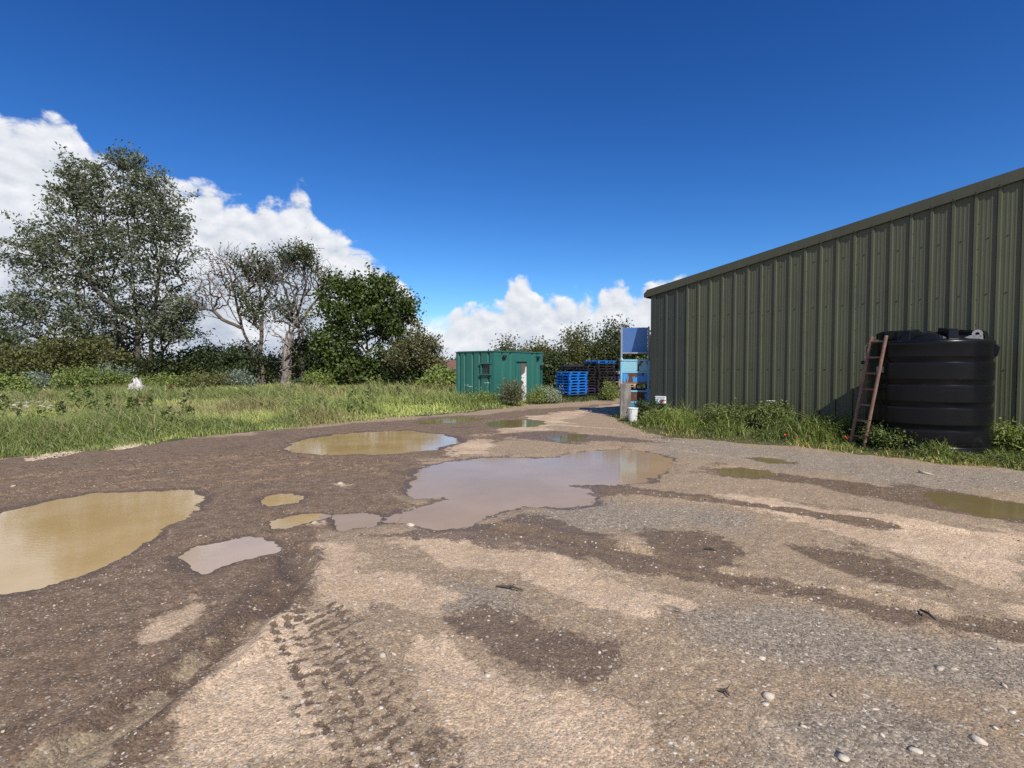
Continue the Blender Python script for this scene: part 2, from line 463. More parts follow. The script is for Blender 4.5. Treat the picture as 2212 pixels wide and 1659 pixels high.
DRY = [
 wp((340, 1690), (400, 1550), (440, 1445), (500, 1395), (545, 1345), (640, 1315), (690, 1330), (660, 1360), (705, 1450), (745, 1530), (800, 1600), (890, 1690)),
 wp((640, 1195), (720, 1175), (800, 1230), (880, 1250), (970, 1290), (950, 1325), (840, 1305), (760, 1330), (690, 1300), (655, 1250)),
 wp((860, 1150), (980, 1150), (1110, 1185), (1220, 1200), (1300, 1245), (1480, 1280), (1560, 1310), (1420, 1330), (1300, 1310), (1180, 1290), (1040, 1230), (900, 1190)),
 wp((850, 1410), (960, 1370), (1060, 1420), (1180, 1480), (1340, 1500), (1420, 1560), (1340, 1690), (1010, 1690), (960, 1590), (880, 1500)),
 wp((1480, 1052), (1650, 1065), (1900, 1100), (2260, 1160), (2260, 1300), (2080, 1262), (1930, 1195), (1750, 1150), (1600, 1110)),
 wp((1120, 905), (1230, 888), (1335, 872), (1350, 878), (1300, 888), (1230, 905), (1190, 925), (1130, 934), (1060, 938), (1090, 925)),
 wp((270, 1402), (330, 1340), (420, 1302), (458, 1306), (430, 1342), (370, 1382), (300, 1402)),
 wp((1000, 960), (1060, 953), (1110, 962), (1050, 978), (985, 985)),
 wp((1320, 1165), (1380, 1160), (1420, 1178), (1350, 1195)),
 wp((2080, 1290), (2260, 1300), (2260, 1340), (2130, 1320)),
 wp((400, 1290), (450, 1275), (455, 1285), (415, 1298)),
 wp((880, 1130), (915, 1128), (900, 1145), (868, 1142)), wp((660, 1122), (700, 1120), (690, 1138), (655, 1135)),
 wp((720, 1042), (755, 1040), (745, 1052), (715, 1050)),
]
WET = [
 wp((690, 1160), (860, 1148), (1030, 1130), (1150, 1112), (1230, 1140), (1330, 1185), (1500, 1222), (1700, 1262), (1900, 1298), (2260, 1365), (2260, 1400), (2000, 1352), (1700, 1285), (1400, 1238), (1200, 1193), (1050, 1165), (850, 1160)),
 wp((1400, 1150), (1545, 1142), (1610, 1190), (1530, 1235), (1420, 1205)),
 wp((1670, 1168), (1850, 1198), (2060, 1258), (2070, 1285), (1900, 1272), (1750, 1222)),
 wp((930, 1340), (1050, 1312), (1190, 1355), (1335, 1395), (1350, 1450), (1260, 1495), (1140, 1465), (1040, 1405)),
 wp((1270, 1048), (1400, 1050), (1600, 1083), (1920, 1128), (1900, 1142), (1700, 1112), (1500, 1082), (1380, 1072), (1290, 1068)),
 wp((1640, 1024), (1800, 1040), (2000, 1058), (2260, 1085), (2260, 1140), (2000, 1102), (1800, 1062)),
 wp((640, 1170), (690, 1200), (660, 1300), (560, 1340), (480, 1420), (350, 1560), (230, 1690), (20, 1690), (200, 1560), (330, 1460), (460, 1340), (560, 1240)),
 wp((900, 1580), (960, 1560), (1000, 1620), (930, 1650)),
 wp((1080, 938), (1200, 930), (1330, 940), (1390, 955), (1250, 958), (1100, 950)),
]
SILT = [wp((20, 1690), (120, 1610), (230, 1570), (300, 1520), (345, 1485), (372, 1492), (340, 1545), (270, 1605), (200, 1690)), wp((370, 1460), (440, 1395), (470, 1380), (450, 1430), (400, 1480)), wp((735, 1062), (790, 1060), (800, 1075), (740, 1082)), wp((850, 1072), (905, 1070), (900, 1080), (850, 1082))]
GREY = [wp((1380, 940), (1500, 948), (1700, 968), (1900, 990), (2260, 1020), (2260, 1075), (2000, 1052), (1800, 1028), (1600, 1000), (1450, 985), (1350, 950)),
        wp((1100, 1120), (1300, 1080), (1500, 1085), (1700, 1130), (1600, 1150), (1400, 1145), (1250, 1150)),
        wp((900, 1280), (1050, 1270), (1150, 1310), (1080, 1330), (950, 1320)),
        wp((1400, 1300), (1700, 1300), (2000, 1370), (2260, 1420), (2260, 1500), (1900, 1460), (1500, 1400)),
        wp((1020, 1640), (1100, 1500), (1200, 1520), (1180, 1690)), wp((0, 1290), (200, 1250), (300, 1210), (260, 1270), (100, 1330), (0, 1350)), wp((1650, 1560), (1900, 1500), (2100, 1600), (1900, 1690), (1600, 1690))]
MUD = [wp((-400, 1010), (0, 995), (300, 962), (600, 930), (900, 905), (1060, 893), (1200, 880), (1340, 870), (1345, 880), (1180, 905), (1150, 930), (1080, 960), (1000, 985), (900, 1000), (880, 1080), (870, 1130), (700, 1150), (660, 1210), (640, 1320), (560, 1340), (440, 1450), (360, 1690), (-600, 1690))]
GRASS_EDGE_PX = [(-500, 1050), (-200, 1015), (0, 990), (120, 978), (240, 965), (330, 956), (430, 946), (560, 931), (700, 917), (850, 903), (1000, 891), (1080, 883), (1130, 876)]
GRASS_EDGE = wp(*GRASS_EDGE_PX)
FIELD = GRASS_EDGE + [(0.95, 23.0), (2.4, 24.6), (5.6, 28.0), (8, 34), (60, 60), (60, 120), (-140, 120), (-140, 5)]
# verge of weeds along the big shed
VERGE_EDGE_PX = [(1312, 899), (1345, 916), (1400, 936), (1480, 946), (1600, 957), (1700, 965), (1800, 974), (1900, 985), (2000, 999), (2212, 1020), (2500, 1050)]
VERGE_EDGE = wp(*VERGE_EDGE_PX)
WALL_C = np.array([4.307, 15.696]); WALL_D = np.array([.67487, -.73793]); WALL_N = np.array([.73793, .67487])
VERGE = VERGE_EDGE + [tuple(WALL_C + WALL_D * 13), tuple(WALL_C), tuple(WALL_C + WALL_N * 1.0 - WALL_D * .2)]
RUTS = [(wp((-60, 1048), (150, 1022), (400, 998), (600, 982)), .10, .035), (wp((-60, 1020), (200, 1000), (420, 985)), .08, .025), (wp((650, 1190), (640, 1260), (560, 1335), (430, 1440), (300, 1540), (120, 1660), (60, 1720)), .16, .03),
        (wp((560, 1175), (590, 1125), (600, 1108)), .02, .02), (wp((570, 1178), (600, 1127), (608, 1112)), .02, .02), (wp((552, 1172), (582, 1125), (592, 1110)), .02, .02),
        (wp((560, 1010), (700, 1000), (830, 1020)), .09, .03), (wp((1280, 1056), (1600, 1090), (1920, 1135), (2212, 1170)), .12, .015), (wp((1100, 1140), (1500, 1222), (1900, 1302), (2260, 1385)), .15, .018), (wp((30, 1075), (260, 1045), (560, 1020)), .09, .028), (wp((-100, 1085), (100, 1050), (330, 1022), (700, 985)), .07, .04), (wp((300, 1010), (600, 975), (900, 935)), .08, .035), (wp((450, 1050), (620, 1030), (830, 1000)), .07, .04), (wp((560, 985), (700, 990), (860, 1000)), .05, .03)]
TREAD = wp((640, 1325), (690, 1400), (740, 1480), (800, 1570), (880, 1690))

rr = [.25, .6, 1.0, 1.35]
yy = 1100.0
while True:
    r = 1760.0 / yy
    if r > 70: break
    rr.append(r); yy -= max(.9, min(3.0, yy * .0045))
rr += [80, 95, 120, 160, 230, 350, 600, 1200, 3000, 8000]
rr = np.array(rr)
angs = np.concatenate([np.radians(np.linspace(-54, 54, 640)), np.radians(np.linspace(54, 306, 85))[1:-1]])
NR, NA = len(rr), len(angs)
RRg, AAg = np.meshgrid(rr, angs, indexing='ij')
gx, gy = (RRg * np.sin(AAg)).ravel(), (RRg * np.cos(AAg)).ravel()
gz = np.zeros_like(gx)
dist = np.hypot(gx, gy)
near = dist < 75
nx, ny = gx[near], gy[near]
wob = (fbm(nx, ny, 1.1, 6, 3, .62) - .5) * 1.25 + (fbm(nx, ny, 13, 3, 5) - .5) * .16
pud = np.full(nx.shape, 9.0)
for poly in PUDW:
    a = np.array(poly); m = (nx > a[:, 0].min() - 2) & (nx < a[:, 0].max() + 2) & (ny > a[:, 1].min() - 2) & (ny < a[:, 1].max() + 2)
    d = np.full(nx.shape, 9.0); d[m] = sdf_poly(nx[m], ny[m], poly); pud = np.minimum(pud, d)
pudw = pud + ((fbm(nx, ny, 3.5, 5, 3, .6) - .5) * .34 + (fbm(nx, ny, 22, 2, 8) - .5) * .09) * np.clip(ny / 8, .35, 1)
WATER_Z = -.030
lump = (fbm(nx, ny, 1.1, 4, 21) - .5) * .05 + (fbm(nx, ny, 6, 3, 22) - .5) * .022 + (fbm(nx, ny, 24, 2, 23) - .5) * .010
z = np.where(pudw < 0, WATER_Z + np.maximum(pudw * .16, -.07), WATER_Z + np.minimum(pudw * .13, .030)) + lump * sstep(pudw, .02, .5)
# never dips under the water sheet beyond a puddle's shore
z = np.where(pudw > .05, np.maximum(z, WATER_Z + .006 + np.minimum(pudw * .02, .01)), z)
for line, wd, dp in RUTS:
    d, al, sd = dist_line(nx, ny, line)
    d = d + (fbm(nx, ny, 4, 3, 31) - .5) * wd
    ok = sstep(pudw, .05, .3)
    dp = dp * 1.5; z = z + ok * (-dp * np.exp(-(d / (wd * .5)) ** 2) + dp * .7 * np.exp(-((d - wd) / (wd * .35)) ** 2) * (.4 + fbm(nx, ny, 7, 3, 33)))
def masks(polys, soft, seed, wf=1.0):
    mm = np.zeros(nx.shape)
    for poly in polys:
        a = np.array(poly); m = (nx > a[:, 0].min() - 2) & (nx < a[:, 0].max() + 2) & (ny > a[:, 1].min() - 2) & (ny < a[:, 1].max() + 2)
        if not m.any(): continue
        q = sdf_poly(nx[m], ny[m], poly) + wob[m] * wf * np.clip(ny[m] / 6, .4, 1.4)
        s = soft * np.clip(ny[m] / 6, .45, 2.0)
        mm[m] = np.maximum(mm[m], sstep(q, s, -s))
    return mm
dry = masks(DRY, .34, 1); wet = masks(WET, .36, 2, .55); silt = masks(SILT, .10, 3); grey = masks(GREY, .5, 4); mud = masks(MUD, .25, 5)
field_sd = np.full(nx.shape, 9.0); mm = (nx < 12) | (ny > 20)
field_sd[mm] = sdf_poly(nx[mm], ny[mm], FIELD)
verge_sd = np.full(nx.shape, 9.0); mm = (nx > 2) & (ny < 22)
verge_sd[mm] = sdf_poly(nx[mm], ny[mm], VERGE)
soil = np.maximum(sstep(field_sd + wob, .15, -.3), sstep(verge_sd + wob * .6, .1, -.2))
# tyre print: lugs of wet mud pressed on the dry crust
d, al, sd = dist_line(nx, ny, TREAD)
lug = np.sin(al * 2 * np.pi / .085 + np.abs(sd) * 26) + .9 * np.sin(sd * 2 * np.pi / .095) + (fbm(nx, ny, 20, 4, 41, .65) - .5) * 7.5
trk = sstep(d, .36, .12) * sstep(lug, .25, .8)
wet = np.maximum(wet, trk * .8); dry = np.where(trk > .3, dry * .4, dry)
z = z - .006 * trk
d, al, sd = dist_line(nx, ny, wp((1330, 1160), (1700, 1215), (2000, 1290), (2300, 1350)))
ud, vd = nx * -.47 + ny * .88, nx * .88 + ny * .47
bend = vd + .035 * (ud - 4) ** 2
strk = fbm(bend * 3.1, ud * .28, 1.0, 4, 77, .6) - .5
rgt = (1 - mud)
dry = np.clip(dry + strk * 1.5 * rgt * (dry < .8), 0, 1); wet = np.clip(wet - strk * .9 * rgt - .06 * rgt * (wet < .3), 0, 1)
for line, wd in ((wp((1040, 1138), (1300, 1193), (1500, 1228), (1700, 1268), (1900, 1312), (2100, 1352), (2300, 1392)), .15), (wp((1285, 1056), (1450, 1068), (1650, 1098), (1800, 1118), (1925, 1136)), .12), (wp((1600, 1020), (1850, 1050), (2000, 1080), (2300, 1130)), .28)):
    d, al, sd = dist_line(nx, ny, line)
    q_ = sstep(d + (fbm(nx, ny, 2.5, 5, 83, .6) - .5) * wd * 1.6, wd * 1.35, wd * .55)
    wet = np.maximum(wet, q_ * .92); dry = dry * (1 - .8 * q_)
# outside the survey the yard simply goes on, half dry half damp
outs = (np.abs(np.arctan2(nx, ny)) > R(47)) | (ny < 1.9)
dry = np.where(outs, np.maximum(dry, .9 * (fbm(nx, ny, .5, 4, 51) > .52)), dry)
dry = np.clip(dry + .30 * (fbm(nx, ny, 1.4, 5, 61) - .42) * (1 - mud), 0, 1)
wet = np.clip(wet + .5 * sstep(fbm(nx, ny, .9, 5, 62), .60, .75) * (1 - dry), 0, 1)
edge = sstep(pudw + wob * .25, .14, .0)
wet = np.maximum(wet, .8 * sstep(pudw + wob * .35, .20, .0)); dry = dry * sstep(pudw + wob * .3, .0, .18)
z = z + .05 * sstep(field_sd, 0, -1.5) + .06 * sstep(verge_sd, 0, -.8)
gz[near] = z
gz[~near] = .04
mask = np.zeros((len(gx), 4)); mask2 = np.zeros((len(gx), 4)); mask2[:, 1] = 1; mask2[:, 3] = 1
mask[near] = np.stack([dry, wet, grey, mud], 1); mask2[near] = np.stack([silt, soil, edge, np.ones_like(silt)], 1)
idx = np.arange(NR * NA).reshape(NR, NA); nxt = np.roll(idx, -1, axis=1)
F = np.stack([idx[:-1].ravel(), idx[1:].ravel(), nxt[1:].ravel(), nxt[:-1].ravel()], 1)
V = np.stack([gx, gy, gz], 1)
V = np.vstack([V, [[0, 0, -.01]]]); mask = np.vstack([mask, [[.5, .2, .2, .2]]]); mask2 = np.vstack([mask2, [[0, 0, 0, 1]]])
ctr = len(V) - 1
gme = np_mesh('ground', V, F, smooth=True, extra=mask)
# close the pole with triangles in a second small fan joined to the same sheet
bm = bmesh.new(); bm.from_mesh(gme); bm.verts.ensure_lookup_table()
for j in range(NA): bm.faces.new((bm.verts[ctr], bm.verts[j], bm.verts[(j + 1) % NA])).smooth = True
bmesh.ops.recalc_face_normals(bm, faces=bm.faces); bm.to_mesh(gme); bm.free()
a2 = gme.attributes.new('mask2', 'FLOAT_COLOR', 'POINT'); a2.data.foreach_set('color', mask2.astype(np.float32).ravel())
ground = link('ground', gme, M['ground']); tag(ground, kind='structure')
if gme.polygons[0].normal.z < 0: gme.flip_normals()

# ground height lookup for what stands on it
def gh(x, y):
    x, y = np.asarray(x, float), np.asarray(y, float)
    r = np.hypot(x, y); a = np.arctan2(x, y)
    i = np.clip(np.searchsorted(rr, r), 0, NR - 1); j = np.clip(np.round((a - angs[0]) / (angs[1] - angs[0])).astype(int), 0, 639)
    return gz.reshape(NR, NA)[i, j]
def gattr(arr, x, y):
    r = np.hypot(x, y); a = np.arctan2(x, y)
    i = np.clip(np.searchsorted(rr, r), 0, NR - 1); j = np.clip(np.round((a - angs[0]) / (angs[1] - angs[0])).astype(int), 0, 639)
    full = np.zeros(NR * NA); full[near] = arr
    return full.reshape(NR, NA)[i, j]

# ------------------------------------------------------------------ PUDDLES
PLAB = ['large ochre puddle cut by the left edge of the yard', 'largest puddle, grey brown water in the middle of the yard', 'long ochre puddle between the grass and the middle of the yard',
        'small olive puddle reflecting the white door of the green cabin', 'thin olive puddle by the grass verge below the green cabin', 'tiny ochre puddle between the two large puddles',
        'narrow ochre puddle beside three tyre grooves', 'pale pinkish puddle in the mud nearest the camera', 'small brown puddle touching the tip of the largest puddle',
        'small oval olive puddle on the gravel in front of the shed', 'olive puddle at the right edge below the black tank', 'faint shallow puddle on the track towards the rack', 'sliver of puddle in the gravel near the weeds']
for (px, kind), poly, lab in zip(PUD, PUDW, PLAB):
    P = np.array(poly); lo, hi = P.min(0) - .25, P.max(0) + .25
    cs = max(.05, float(np.max(hi - lo)) / 70); nxc, nyc = (np.ceil((hi - lo) / cs)).astype(int) + 1
    X_, Y_ = np.meshgrid(lo[0] + np.arange(nxc + 1) * cs, lo[1] + np.arange(nyc + 1) * cs, indexing='ij')
    sd_ = sdf_poly(X_.ravel() + cs / 2, Y_.ravel() + cs / 2, poly).reshape(X_.shape)
    I_ = np.arange(X_.size).reshape(X_.shape); ok = sd_[:-1, :-1] < .14 + cs
    Fq = np.stack([I_[:-1, :-1][ok], I_[1:, :-1][ok], I_[1:, 1:][ok], I_[:-1, 1:][ok]], 1)
    used, inv = np.unique(Fq, return_inverse=True)
    me = np_mesh('puddle', np.stack([X_.ravel()[used], Y_.ravel()[used], np.full(len(used), WATER_Z + .0006 * PLAB.index(lab))], 1), inv.reshape(Fq.shape))
    tag(link('puddle', me, M['water_' + kind]), label=lab, kind='structure')

# ================================================================== BUILDINGS AND YARD THINGS
# ------------------------------------------------------------------ the big olive shed
def cladding(name, ca, cb):
    m, t, p, o = new_mat(name)
    c = coords(t)
    mp = t.new('ShaderNodeMapping'); mp.inputs['Scale'].default_value = (3, 3, .25); t.l.new(c, mp.inputs[0])
    n = t.noise(mp.outputs[0], 3, 7, .6); n2 = t.noise(c, 1.1, 5, .55); n3 = t.noise(c, 160, 2)
    cc = t.mix(n, ca, cb)
    cc = t.mix(t.math('MULTIPLY', t.step(n2, .5, .72), .35), cc, [v * .72 for v in ca])
    cc = t.mix(t.math('MULTIPLY', t.step(n3, .62, .75), .25), cc, [v * 1.5 for v in cb])
    # each sheet has weathered a little differently
    rnd = t.new('ShaderNodeObjectInfo').outputs['Random']; tv = t.lin(rnd, 0, 1, .90, 1.10)
    tvc = t.new('ShaderNodeCombineColor'); t.l.new(tv, tvc.inputs[0]); t.l.new(tv, tvc.inputs[1]); t.l.new(t.lin(rnd, 0, 1, .93, 1.06), tvc.inputs[2])
    cc = t.mix(1.0, cc, tvc.outputs[0], 'MULTIPLY')
    rn = t.new('ShaderNodeMapping'); rn.inputs['Scale'].default_value = (7, 7, .12); t.l.new(c, rn.inputs[0])
    cc = t.mix(t.math('MULTIPLY', t.step(t.noise(rn.outputs[0], 3, 5, .6), .56, .72), .28), cc, (.13, .125, .085))
    # splashed mud and algae low down on the sheets
    s_ = t.new('ShaderNodeSeparateXYZ'); t.l.new(c, s_.inputs[0])
    low = t.step(t.math('ADD', s_.outputs[2], t.math('MULTIPLY', n, .9)), 1.15, .35)
    cc = t.mix(t.math('MULTIPLY', low, .45), cc, (.17, .16, .085))
    t.l.new(cc, p.inputs['Base Color'])
    t.put(p.inputs['Roughness'], t.lin(n, .3, .7, .40, .55)); p.inputs['Specular IOR Level'].default_value = .4
    bump(t, p, n2, .05, .05)
    return m
M['clad'] = cladding('olive_cladding', (.062, .070, .042), (.085, .093, .057))
M['clad_dark'] = cladding('slate_green_cladding', (.032, .040, .033), (.044, .052, .043))
M['clad_trim'] = cladding('olive_flashing', (.052, .056, .036), (.066, .070, .045))
M['screw'] = simple('screw_head', (.045, .048, .032), .7, 0, spec=.2)
M['black_gap'] = simple('dark_backing', (.02, .02, .018), .9)
shed_rz = math.atan2(WALL_D[1], WALL_D[0])
shed = empty('shed', (WALL_C[0], WALL_C[1], 0), shed_rz, 'large olive green shed of ribbed metal sheets with a sloping roof edge', 'shed')
SLOPE = .1714
def roof_top(s): return 3.984 + SLOPE * s if s <= 13 else 3.984 + SLOPE * (26 - s)
def panel_profile(s0, p):
    """cross-section of one sheet: three raised ribs, fine swages between them; (s, out)"""
    q = []
    for k in range(3):
        b = s0 + k * p / 3
        q += [(b, 0), (b + .014, .030), (b + .058, .030), (b + .075, 0)]
        for e in (.135, .20, .265):
            q += [(b + e - .018, 0), (b + e - .008, .0028), (b + e + .008, .0028), (b + e + .018, 0)]
    q.append((s0 + p, 0))
    return q
PANEL = 1.03
def wall_panel(s0, s1, prof, mat):
    b = B(); n = len(prof)
    for s, o in prof: b.v.append((s, -o, .07))
    for s, o in prof: b.v.append((s, -o, roof_top(s) - .10))
    for i in range(n - 1): b.f.append((i, i + 1, n + i + 1, n + i))
    me = bpy.data.meshes.new('wall_panel'); me.from_pydata(b.v, [], b.f); me.update()
    pn = link('wall_panel', me, mat, shed)
    # fixings along the rails and the laps, too small to pick apart
    q = B()
    for z in (.25, 1.55, 3.05, 4.15, 5.2):
        for k in range(3):
            s = s0 + .17 + k * PANEL / 3 + (.0 if k else .06)
            if s < s1 and z < roof_top(s) - .3: q.lathe([(.014, 0), (.014, .006), (.009, .011)], 6, (0, 0)); q.v[-18:] = [(s + x, -.0045 - zz, z + y) for x, y, zz in q.v[-18:]]
    z = .45
    while z < roof_top(s0) - .3:
        q.lathe([(.012, 0), (.012, .006), (.008, .010)], 6, (0, 0)); q.v[-18:] = [(s0 + .082 + x, -zz, z + y) for x, y, zz in q.v[-18:]]
        z += .5
    tag(q.obj('fixing_screws', M['screw'], pn), kind='stuff')
    return pn
s0 = 1.13
pn = wall_panel(.10, s0, [(.10, 0)] + [q for q in panel_profile(s0 - PANEL, PANEL) if q[0] > .2], M['clad_dark'])
pn['label'] = 'darker slate green sheet at the corner of the shed'
i = 0
while s0 + i * PANEL < 25.5:
    a = s0 + i * PANEL
    wall_panel(a, min(a + PANEL, 25.9), [q for q in panel_profile(a, PANEL) if q[0] < 25.9], M['clad'])
    i += 1
B().box(-.03, .13, -.034, .0, .07, roof_top(0) - .16).box(-.03, -.001, .0, .14, .07, roof_top(0) - .16).obj('corner_flashing', M['clad_dark'], shed)
v = B()     # verge flashing: folded trim that caps the sheets along the roof slope
for a, bb in ((-.17, 13), (13, 26.17)):
    za, zb = roof_top(max(a, -.17)), roof_top(min(bb, 26.17))
    if a < 0: za = 3.984 + SLOPE * a
    if bb > 26: zb = 3.984 + SLOPE * (26 - bb)
    v.hull8([(a, -.062, za - .20), (bb, -.062, zb - .20), (bb, -.045, zb - .205), (a, -.045, za - .205)], [(a, -.062, za), (bb, -.062, zb), (bb, -.045, zb), (a, -.045, za)])
    v.hull8([(a, -.0625, za), (bb, -.0625, zb), (bb, .25, zb), (a, .25, za)], [(a, -.0625, za + .02), (bb, -.0625, zb + .02), (bb, .25, zb + .02), (a, .25, za + .02)])
v.obj('verge_flashing', M['clad_trim'], shed)
q = B()
for kk in range(0, 75):
    s = .1 + kk * PANEL / 3 + .035
    if s > 25: break
    z = roof_top(s) - .17
    q.lathe([(.012, 0), (.012, .005), (.007, .009)], 6); q.v[-18:] = [(s + x, -.062 - zz, z + y) for x, y, zz in q.v[-18:]]
    q.box(s - .035, s + .035, -.07, -.0625, roof_top(s) - .215, roof_top(s) - .196)
tag(q.obj('flashing_screws', M['screw'], shed), kind='stuff')
B().hull8([(-.27, -.06, 3.76), (-.175, -.06, 3.72), (-.175, 26, 3.72), (-.27, 26, 3.76)], [(-.27, -.06, 3.87), (-.175, -.06, 3.955), (-.175, 26, 3.955), (-.27, 26, 3.87)]).obj('gutter', M['clad_trim'], shed)
rf = B()
rf.hull8([(-.17, .2, 3.88), (13, .2, 6.14), (13, 26, 6.14), (-.17, 26, 3.88)], [(-.17, .2, 3.95), (13, .2, 6.21), (13, 26, 6.21), (-.17, 26, 3.95)])
rf.hull8([(13.001, .2, 6.14), (26.17, .2, 3.88), (26.17, 26, 3.88), (13.001, 26, 6.14)], [(13.001, .2, 6.21), (26.17, .2, 3.95), (26.17, 26, 3.95), (13.001, 26, 6.21)])
rf.obj('roof', M['clad_trim'], shed)
B().box(0, .06, .15, 26, .07, 3.8).obj('side_wall', M['clad'], shed); B().box(25.94, 26, .15, 26, .07, 3.8).obj('side_wall', M['clad'], shed)
B().prism([(.06, .07), (25.94, .07), (25.94, 3.85), (13, 6.1), (.06, 3.85)], 25.9, 25.99).obj('rear_wall', M['clad'], shed)
M['concrete'] = simple('pale_concrete', (.42, .40, .36), .9, 0, .15, 5, (.2, .17, .12), .5, bmp=.3)
B().box(.03, 25.9, .012, .12, -.15, .20).obj('plinth', M['concrete'], shed)
# ------------------------------------------------------------------ socket box on the corner of the shed
M['white_plastic'] = simple('white_plastic', (.72, .73, .72), .4, 0, .05, 5, (.4, .36, .28), .25)
M['red_plastic'] = simple('red_plastic', (.45, .05, .03), .4)
M['black_plastic'] = simple('black_plastic', (.018, .018, .02), .5, 0, .3, 3)
def on_wall(s, out, z): return (*(WALL_C + WALL_D * s - WALL_N * out), z)
so = empty('socket_box', on_wall(.36, .032, .50), shed_rz, 'small white switched socket box with red switch low on the shed corner', 'socket')
B().box(-.17, .17, -.09, 0, 0, .22).obj('housing', M['white_plastic'], so, bevel=.012)
B().box(-.14, -.02, -.125, -.092, -.03, .15).obj('socket_flap', simple('pale_blue_plastic', (.5, .62, .66), .4), so, bevel=.01)
B().box(.05, .12, -.112, -.092, .04, .13).obj('switch', M['red_plastic'], so, bevel=.008)
B().tube([(0, -.05, 0), (0, -.05, -.42)], .018, 8).obj('conduit', M['black_plastic'], so)
# ------------------------------------------------------------------ tank
def tank_material():
    m, t, p, o = new_mat('black_polyethylene')
    c = coords(t)
    mp = t.new('ShaderNodeMapping'); mp.inputs['Scale'].default_value = (.6, .6, 14); t.l.new(c, mp.inputs[0])
    n = t.noise(mp.outputs[0], 2.2, 6, .65); n2 = t.noise(c, 3, 7, .6)
    cc = t.mix(n2, (.004, .0045, .0058), (.008, .0088, .0105))
    cc = t.mix(t.math('MULTIPLY', t.step(n, .63, .75), .35), cc, (.07, .07, .075))
    cc = t.mix(t.math('MULTIPLY', t.step(n2, .62, .74), .25), cc, (.055, .045, .035))
    t.l.new(cc, p.inputs['Base Color'])
    t.put(p.inputs['Roughness'], t.lin(n2, .3, .7, .22, .30)); p.inputs['Specular IOR Level'].default_value = .20
    return m
M['tank'] = tank_material()
tc_ = np.array([8.08, 9.92]); tk = empty('water_tank', (tc_[0], tc_[1], gh(*tc_) - .02), 0, 'big black ribbed plastic water tank standing against the shed', 'tank')
TR = .965
pr = [(TR - .03, 0), (TR, .03)]
for zb, zt in ((.03, .13), (.14, .44), (.45, .85), (.86, 1.26), (1.27, 1.67), (1.68, 2.02)):
    g = .012 if zb < .1 else .040
    pr += [(TR, zb + .10), (TR, zt - .06), (TR, zt - .028), (TR - .004, zt - .018), (TR - g, zt - .008), (TR - g, zt + .004), (TR - .005, zt + .078), (TR, zt + .092), (TR, zt + .099)] if zb > .1 else [(TR, zt - .02), (TR - g, zt), (TR, zt + .02)]
pr = pr[:-7] + [(TR + .004, 1.98), (TR, 2.03), (TR - .02, 2.055), (TR - .06, 2.07), (TR - .16, 2.075)]
b = B().lathe(pr, 96, cap_top=False)
b.obj('body', M['tank'], tk, smooth=True)
b = B().lathe([(TR - .16, 2.0755), (TR - .22, 2.10), (.6, 2.15), (.3, 2.19), (.02, 2.20)], 64, cap_bot=False)
crown_ = b.obj('domed_top', M['tank'], tk, smooth=True)
view = math.atan2(-tc_[1], -tc_[0])      # direction from the tank towards the yard
def pol(a, r, z): return (r * math.cos(view + R(a)), r * math.sin(view + R(a)), z)
# raised blocks round the shoulder
for a, wdt, ht in ((24, 11, .19), (70, 10, .16), (-22, 11, .18), (-118, 10, .17), (120, 10, .17), (165, 10, .17)):
    q = B(); q.hull8([pol(a - wdt * .5, TR - .07, 2.055), pol(a + wdt * .5, TR - .07, 2.055), pol(a + wdt * .8, .48, 2.11), pol(a - wdt * .8, .48, 2.11)],
                     [pol(a - wdt * .45, TR - .10, 2.055 + ht), pol(a + wdt * .45, TR - .10, 2.055 + ht), pol(a + wdt * .7, .50, 2.10 + ht), pol(a - wdt * .7, .50, 2.10 + ht)])
    q.obj('raised_block', M['tank'], tk, bevel=.012)
q = B()
for lo_, hi_ in ((-15, 17),):
    n = 10
    for j in range(n):
        a0, a1 = lo_ + (hi_ - lo_) * j / n, lo_ + (hi_ - lo_) * (j + 1) / n
        h0, h1 = [.03 + .085 * math.sin(math.pi * (a - lo_) / (hi_ - lo_)) for a in (a0, a1)]
        q.hull8([pol(a0, TR - .07, 2.06), pol(a1, TR - .07, 2.06), pol(a1, .55, 2.10), pol(a0, .55, 2.10)], [pol(a0, TR - .09, 2.065 + h0), pol(a1, TR - .09, 2.065 + h1), pol(a1, .57, 2.12 + h1), pol(a0, .57, 2.12 + h0)])
q.obj('arched_rib', M['tank'], tk)
lc = pol(-60, .50, 0)
lid = B().lathe([(.34, 2.10), (.335, 2.24), (.30, 2.262), (.05, 2.27)], 40, (lc[0], lc[1])).obj('lid', M['tank'], tk, smooth=True)
for j in range(8):
    a = R(45 * j); B().box(-.02, .02, -.02, .02, 2.12, 2.23).obj('grip', M['tank'], lid, loc=(lc[0] + .345 * math.cos(a), lc[1] + .345 * math.sin(a), 0))
lg = B(); ring = []      # lifting eye with a hole
n = 14
for rad, zz in ((.075, 0), (.03, 0)):
    for side in (-.02, .02):
        for j in range(n):
            a = 2 * math.pi * j / n; lg.v.append((rad * math.cos(a), side, 2.155 + rad * math.sin(a)))
for j in range(n):
    k2 = (j + 1) % n
    lg.f += [(j, k2, 2 * n + k2, 2 * n + j), (n + j, 3 * n + j, 3 * n + k2, n + k2), (j, n + j, n + k2, k2), (2 * n + j, 2 * n + k2, 3 * n + k2, 3 * n + j)]
lg.hull8([(-.26, -.02, 2.05), (.08, -.02, 2.05), (.08, .02, 2.05), (-.26, .02, 2.05)], [(-.10, -.02, 2.13), (.072, -.02, 2.14), (.072, .02, 2.14), (-.10, .02, 2.13)])
px_ = pol(52, TR - .1, 0)
